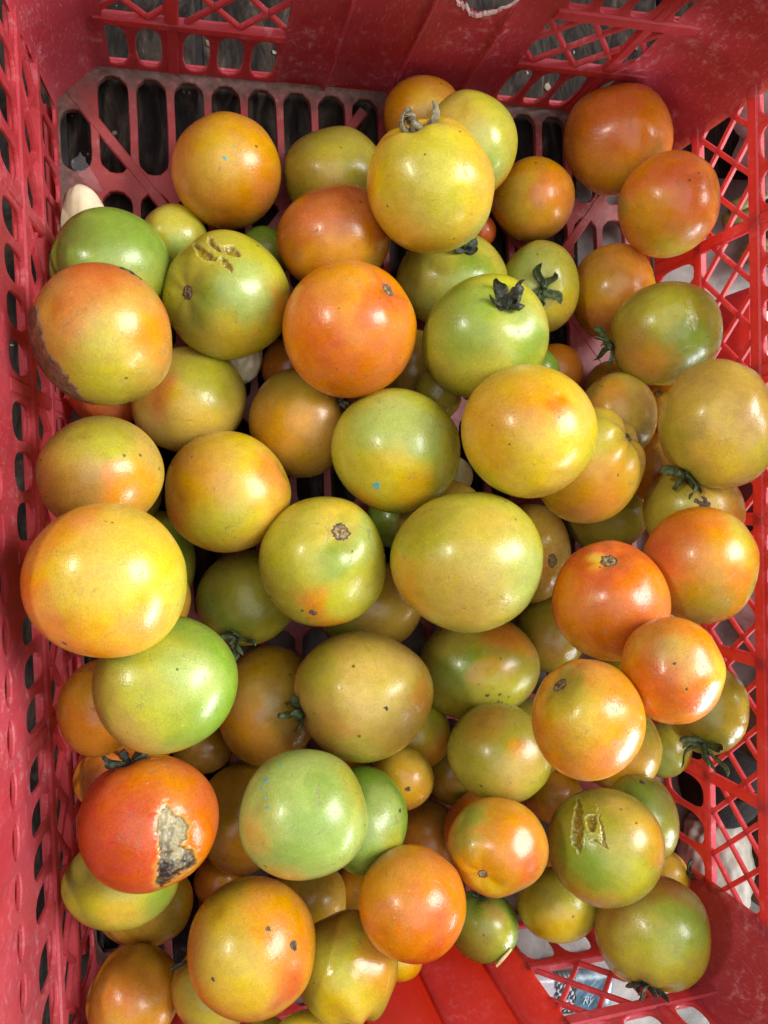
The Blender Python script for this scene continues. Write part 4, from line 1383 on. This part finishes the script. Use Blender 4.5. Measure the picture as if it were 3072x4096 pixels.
# ------------------------------------------------------------------ garlic cloves and film inside the crate
def blob(name, center, radii, axis_rot, mat, seed, amp=0.06, taper=0.0, sub=5, parent=None, freq=3.0):
    n, F = ICO[sub]
    rs = np.random.RandomState(seed)
    r = np.ones(len(n))
    for i in range(8):
        r += amp / (1 + i * 0.5) * np.cos(n @ (rs.normal(size=3) * freq * (1 + i * 0.6)) + rs.uniform(0, 6))
    q = n * r[:, None]
    f = 1 - taper * q[:, 1]
    q = np.stack([q[:, 0] * f, q[:, 1], q[:, 2] * f], axis=1) * np.array(radii)
    R_ = np.array(Matrix.Rotation(axis_rot[2], 3, 'Z') @ Matrix.Rotation(axis_rot[1], 3, 'Y') @ Matrix.Rotation(axis_rot[0], 3, 'X'))
    return fast_mesh(name, q @ R_.T, F, mat, center, parent)


cl = blob('garlic_clove', (-0.1745, 0.168, 0.018), (0.0136, 0.026, 0.012), (0.30, 0, 0.10), CLOVE, 4, 0.012, 0.10)
tag(cl, 'pale cream peeled clove by the left wall behind a green tomato', 'garlic')
cl2 = blob('garlic_clove', (-0.0985, 0.105, 0.020), (0.016, 0.020, 0.014), (0.1, 0, -0.4), CLOVE, 9, 0.05, 0.2)
tag(cl2, 'dim pale clove deep in the gap right of the tan tomato', 'garlic')
# scrap of clear film above the clove
V, F = [], []
rs = np.random.RandomState(5)
for i in range(13):
    for j in range(5):
        s, w = i / 12, j / 4 - .5
        V.append((-0.181 + 0.011 * s + 0.006 * w + rs.normal() * .0005, 0.216 - 0.018 * s + 0.007 * w * (1 - s), 0.0012 + 0.0032 * math.sin(i * 1.9 + j) ** 2 + rs.uniform(0, .001)))
for i in range(12):
    for j in range(4):
        F.append((i * 5 + j, i * 5 + j + 1, i * 5 + 6 + j, i * 5 + 5 + j))
m = NT('clear_film_scrap')
m.bsdf.inputs['Base Color'].default_value = (0.85, 0.82, 0.84, 1)
m.bsdf.inputs['Roughness'].default_value = 0.12
m.bsdf.inputs['Alpha'].default_value = 0.07
fl = mk('film_scrap', V, F, m.m, None, smooth=True)
tag(fl, 'small crumpled scrap of clear plastic film on the crate floor', 'film')

# ------------------------------------------------------------------ things outside the crate, seen through the lattice
sk = blob('sack', (0.345, 0.285, 0.045), (0.105, 0.085, 0.085), (0, 0, 0.3), SACK, 2, 0.05, 0.0, freq=3.4)
tag(sk, 'pale grey plastic sack outside the right wall, near the back corner', 'sack')
sk2 = blob('sack', (0.335, -0.088, 0.012), (0.078, 0.052, 0.048), (0, 0, -0.2), SACK_W, 8, 0.05, 0.0, freq=3.6)
tag(sk2, 'bluish white sack outside the right wall at mid length', 'sack')
sk3 = blob('sack', (0.233, -0.262, -0.004), (0.028, 0.048, 0.020), (0, 0, 0.15), CLOTH, 12, 0.05, 0.0, freq=3.0)
tag(sk3, 'small grey-beige cloth sack outside the right wall below the dark pot', 'sack')


def lathe(name, prof, mat, loc, parent=None, seg=36, rot=None):
    V, F = [], []
    for r, z in prof:
        for k in range(seg):
            a = 2 * math.pi * k / seg
            V.append((r * math.cos(a), r * math.sin(a), z))
    for i in range(len(prof) - 1):
        for k in range(seg):
            j = (k + 1) % seg
            F.append((i * seg + k, i * seg + j, i * seg + seg + j, i * seg + seg + k))
    F.append(tuple(range(seg - 1, -1, -1)))
    F.append(tuple(range((len(prof) - 1) * seg, len(prof) * seg)))
    o = mk(name, V, F, mat, parent, smooth=True, loc=loc)
    if rot:
        o.rotation_euler = rot
    return o


pot = empty('clay_pot', (0.237, -0.197, GZ))
tag(pot, 'round dark brown pot outside the right wall near the front corner', 'pot')
lathe('pot_body', [(0.016, 0.0), (0.023, 0.004), (0.028, 0.013), (0.029, 0.022), (0.027, 0.029), (0.0245, 0.033)], BARK, (0, 0, 0.0005), pot)
lathe('pot_lid', [(0.0262, 0.0335), (0.0268, 0.0350), (0.024, 0.0385), (0.017, 0.0425), (0.008, 0.0445), (0.0035, 0.0450), (0.0035, 0.0485), (0.001, 0.0492)], BARK, (0, 0, 0.0005), pot)

bunch = empty('stalk_bunch', (0.31, 0.195, GZ))
tag(bunch, 'bunch of olive green stalks lying beside the grey sack', 'vegetables')
rs = np.random.RandomState(21)
for i in range(13):
    a = -0.5 + 0.16 * rs.normal()
    x0, y0 = -0.045 + 0.02 * rs.normal(), 0.012 * rs.normal() + 0.004 * (i - 6)
    z0 = 0.008 + 0.012 * rs.uniform()
    path, rad = [], []
    ln = 0.10 * rs.uniform(.8, 1.2)
    for k in range(9):
        s_ = k / 8
        path.append((x0 + ln * s_ * math.cos(a + .5), y0 + ln * s_ * math.sin(a) * -0.5 + 0.012 * s_ * s_ * rs.normal() * .3, z0 + 0.015 * math.sin(s_ * 2.6) + 0.012))
        rad.append(0.0042 * (1.05 - 0.75 * s_) + 0.0006)
    V, F = tube(path, rad, 7)
    mk('stalk', V, F, STALK, bunch, smooth=True)

tray = empty('plastic_tray', (0.325, 0.105, GZ))
tag(tray, 'low red tray with pale cross bars outside the right wall', 'tray')
for (nm, b_, mt) in (('side_rail', (-0.066, 0.08, -0.052, -0.045, 0.001, 0.045), RED), ('side_rail', (-0.066, 0.08, 0.042, 0.049, 0.001, 0.045), RED),
                     ('end_rail', (-0.073, -0.0662, -0.052, 0.049, 0.001, 0.040), RED)):
    V, F = box_mesh(*b_, 0.002)
    mk(nm, V, F, mt, tray)
for k in range(3):
    y = -0.032 + 0.028 * k
    V, F = box_mesh(-0.066, 0.08, y, y + 0.011, 0.026, 0.031, 0.001)
    mk('cross_bar', V, F, WHITEBAR, tray)
pn = empty('plastic_bin', (0.325, 0.018, GZ))
tag(pn, 'dark maroon plastic bin corner outside the right wall', 'bin')
V, F = box_mesh(-0.066, 0.09, -0.030, 0.030, 0.001, 0.050, 0.006)
mk('bin_body', V, F, MAROON, pn)
V, F = box_mesh(-0.069, 0.093, -0.033, 0.033, 0.0505, 0.056, 0.002)
mk('bin_lid', V, F, MAROON, pn)
tb = empty('storage_box', (0.335, -0.027, GZ))
tag(tb, 'small teal green box between the maroon bin and the white sack', 'box')
V, F = box_mesh(-0.060, 0.06, -0.0105, 0.010, 0.001, 0.034, 0.003)
mk('box_body', V, F, TEALBOX, tb)
V, F = box_mesh(-0.062, 0.062, -0.012, 0.0115, 0.0345, 0.040, 0.002)
mk('box_lid', V, F, TEALBOX, tb)
cb = empty('cardboard_box', (0.325, -0.205, GZ))
tag(cb, 'brown cardboard box outside the right wall beside the dark pot', 'box')
V, F = box_mesh(-0.055, 0.09, -0.09, 0.07, 0.001, 0.040, 0.002)
mk('box_body', V, F, CARD, cb)
V, F = box_mesh(-0.0555, 0.0905, -0.090, -0.011, 0.0405, 0.043, 0.0008)
mk('box_flap', V, F, CARD, cb)
V, F = box_mesh(-0.0555, 0.0905, -0.008, 0.070, 0.0405, 0.043, 0.0008)
mk('box_flap', V, F, CARD, cb)

# printed foil sachet on the concrete in front of the crate
sz = GZ + 0.007
sach = empty('foil_sachet', (0.118, -0.333, sz))
sach.rotation_euler = (0, 0, -0.12)
tag(sach, 'crumpled silver and dark blue foil sachet on the concrete by the front wall', 'sachet')
rs = np.random.RandomState(2)


def pillow(name, x0, x1, hw, hh, mat, parent, nx=18, ny=12, pinch=(0, 0)):
    V, F = [], []
    for sgn in (1, -1):
        for i in range(nx + 1):
            for j in range(ny + 1):
                s_, w = i / nx, j / ny * 2 - 1
                e = 1.0
                if pinch[1]:
                    e = min(1, ((1 - s_) / .25) ** .5) if s_ > .75 else 1
                x_ = x0 + (x1 - x0) * s_
                z_ = hh * (1 + sgn * (1 - abs(w) ** 2.2) ** 0.6 * e * (1 + 0.10 * math.sin(i * 1.7 + j * 2.3)))
                V.append((x_, w * hw * (0.9 + .1 * e), z_ + 0.0005))
    o_ = (nx + 1) * (ny + 1)
    for i in range(nx):
        for j in range(ny):
            a = i * (ny + 1) + j
            F.append((a, a + ny + 1, a + ny + 2, a + 1))
            F.append((o_ + a, o_ + a + 1, o_ + a + ny + 2, o_ + a + ny + 1))
    return mk(name, V, F, mat, parent, smooth=True)


pillow('sachet_body', -0.045, 0.002, 0.0150, 0.0055, BOT_BODY, sach)
pillow('printed_end', 0.0022, 0.034, 0.0152, 0.0057, BOT_LABEL, sach, pinch=(0, 1))
pillow('dark_band', -0.014, 0.0018, 0.0153, 0.00555, BOT_DARK, sach)
fc = bpy.data.curves.new('lettering', 'FONT')
fc.body = 'Ry'
fc.size = 0.0078
fc.shear = 0.35
fc.extrude = 0.0002
fc.materials.append(LETTER)
tmp = bpy.data.objects.new('lettering_curve', fc)
C.objects.link(tmp)
me = bpy.data.meshes.new_from_object(tmp.evaluated_get(bpy.context.evaluated_depsgraph_get()))
bpy.data.objects.remove(tmp)
fo = bpy.data.objects.new('lettering', me)
C.objects.link(fo)
fo.parent = sach
fo.location = (0.007, -0.0050, 0.0122)

# crumbs of dry soil, skins and chips lying under and beside the crate
V, F = [], []
rs = np.random.RandomState(17)
on, of = ico(1)
for i in range(260):
    x_, y_ = rs.uniform(-0.26, 0.20), rs.uniform(0.10, 0.42)
    r_ = 0.0006 + 0.0016 * rs.uniform() ** 3
    sc_ = np.array([1, rs.uniform(.5, 1.6), .5]) * r_
    b_ = len(V)
    jit = 1 + 0.25 * rs.normal(size=(len(on), 1))
    V += list(on * jit * sc_ + np.array([x_, y_, GZ + 0.0105]))
    F += [tuple(int(k) + b_ for k in f) for f in of]
cr = mk('soil_crumbs', V, F, mat_simple('crumb', [(0.3, srgb(70, 60, 50)), (0.55, srgb(130, 116, 96)), (0.7, srgb(196, 186, 166))], 90, 0.9, 0.3, 0.001))
tag(cr, 'pale soil crumbs and chips scattered on the dark planks below the crate', 'crumbs', kind='stuff')
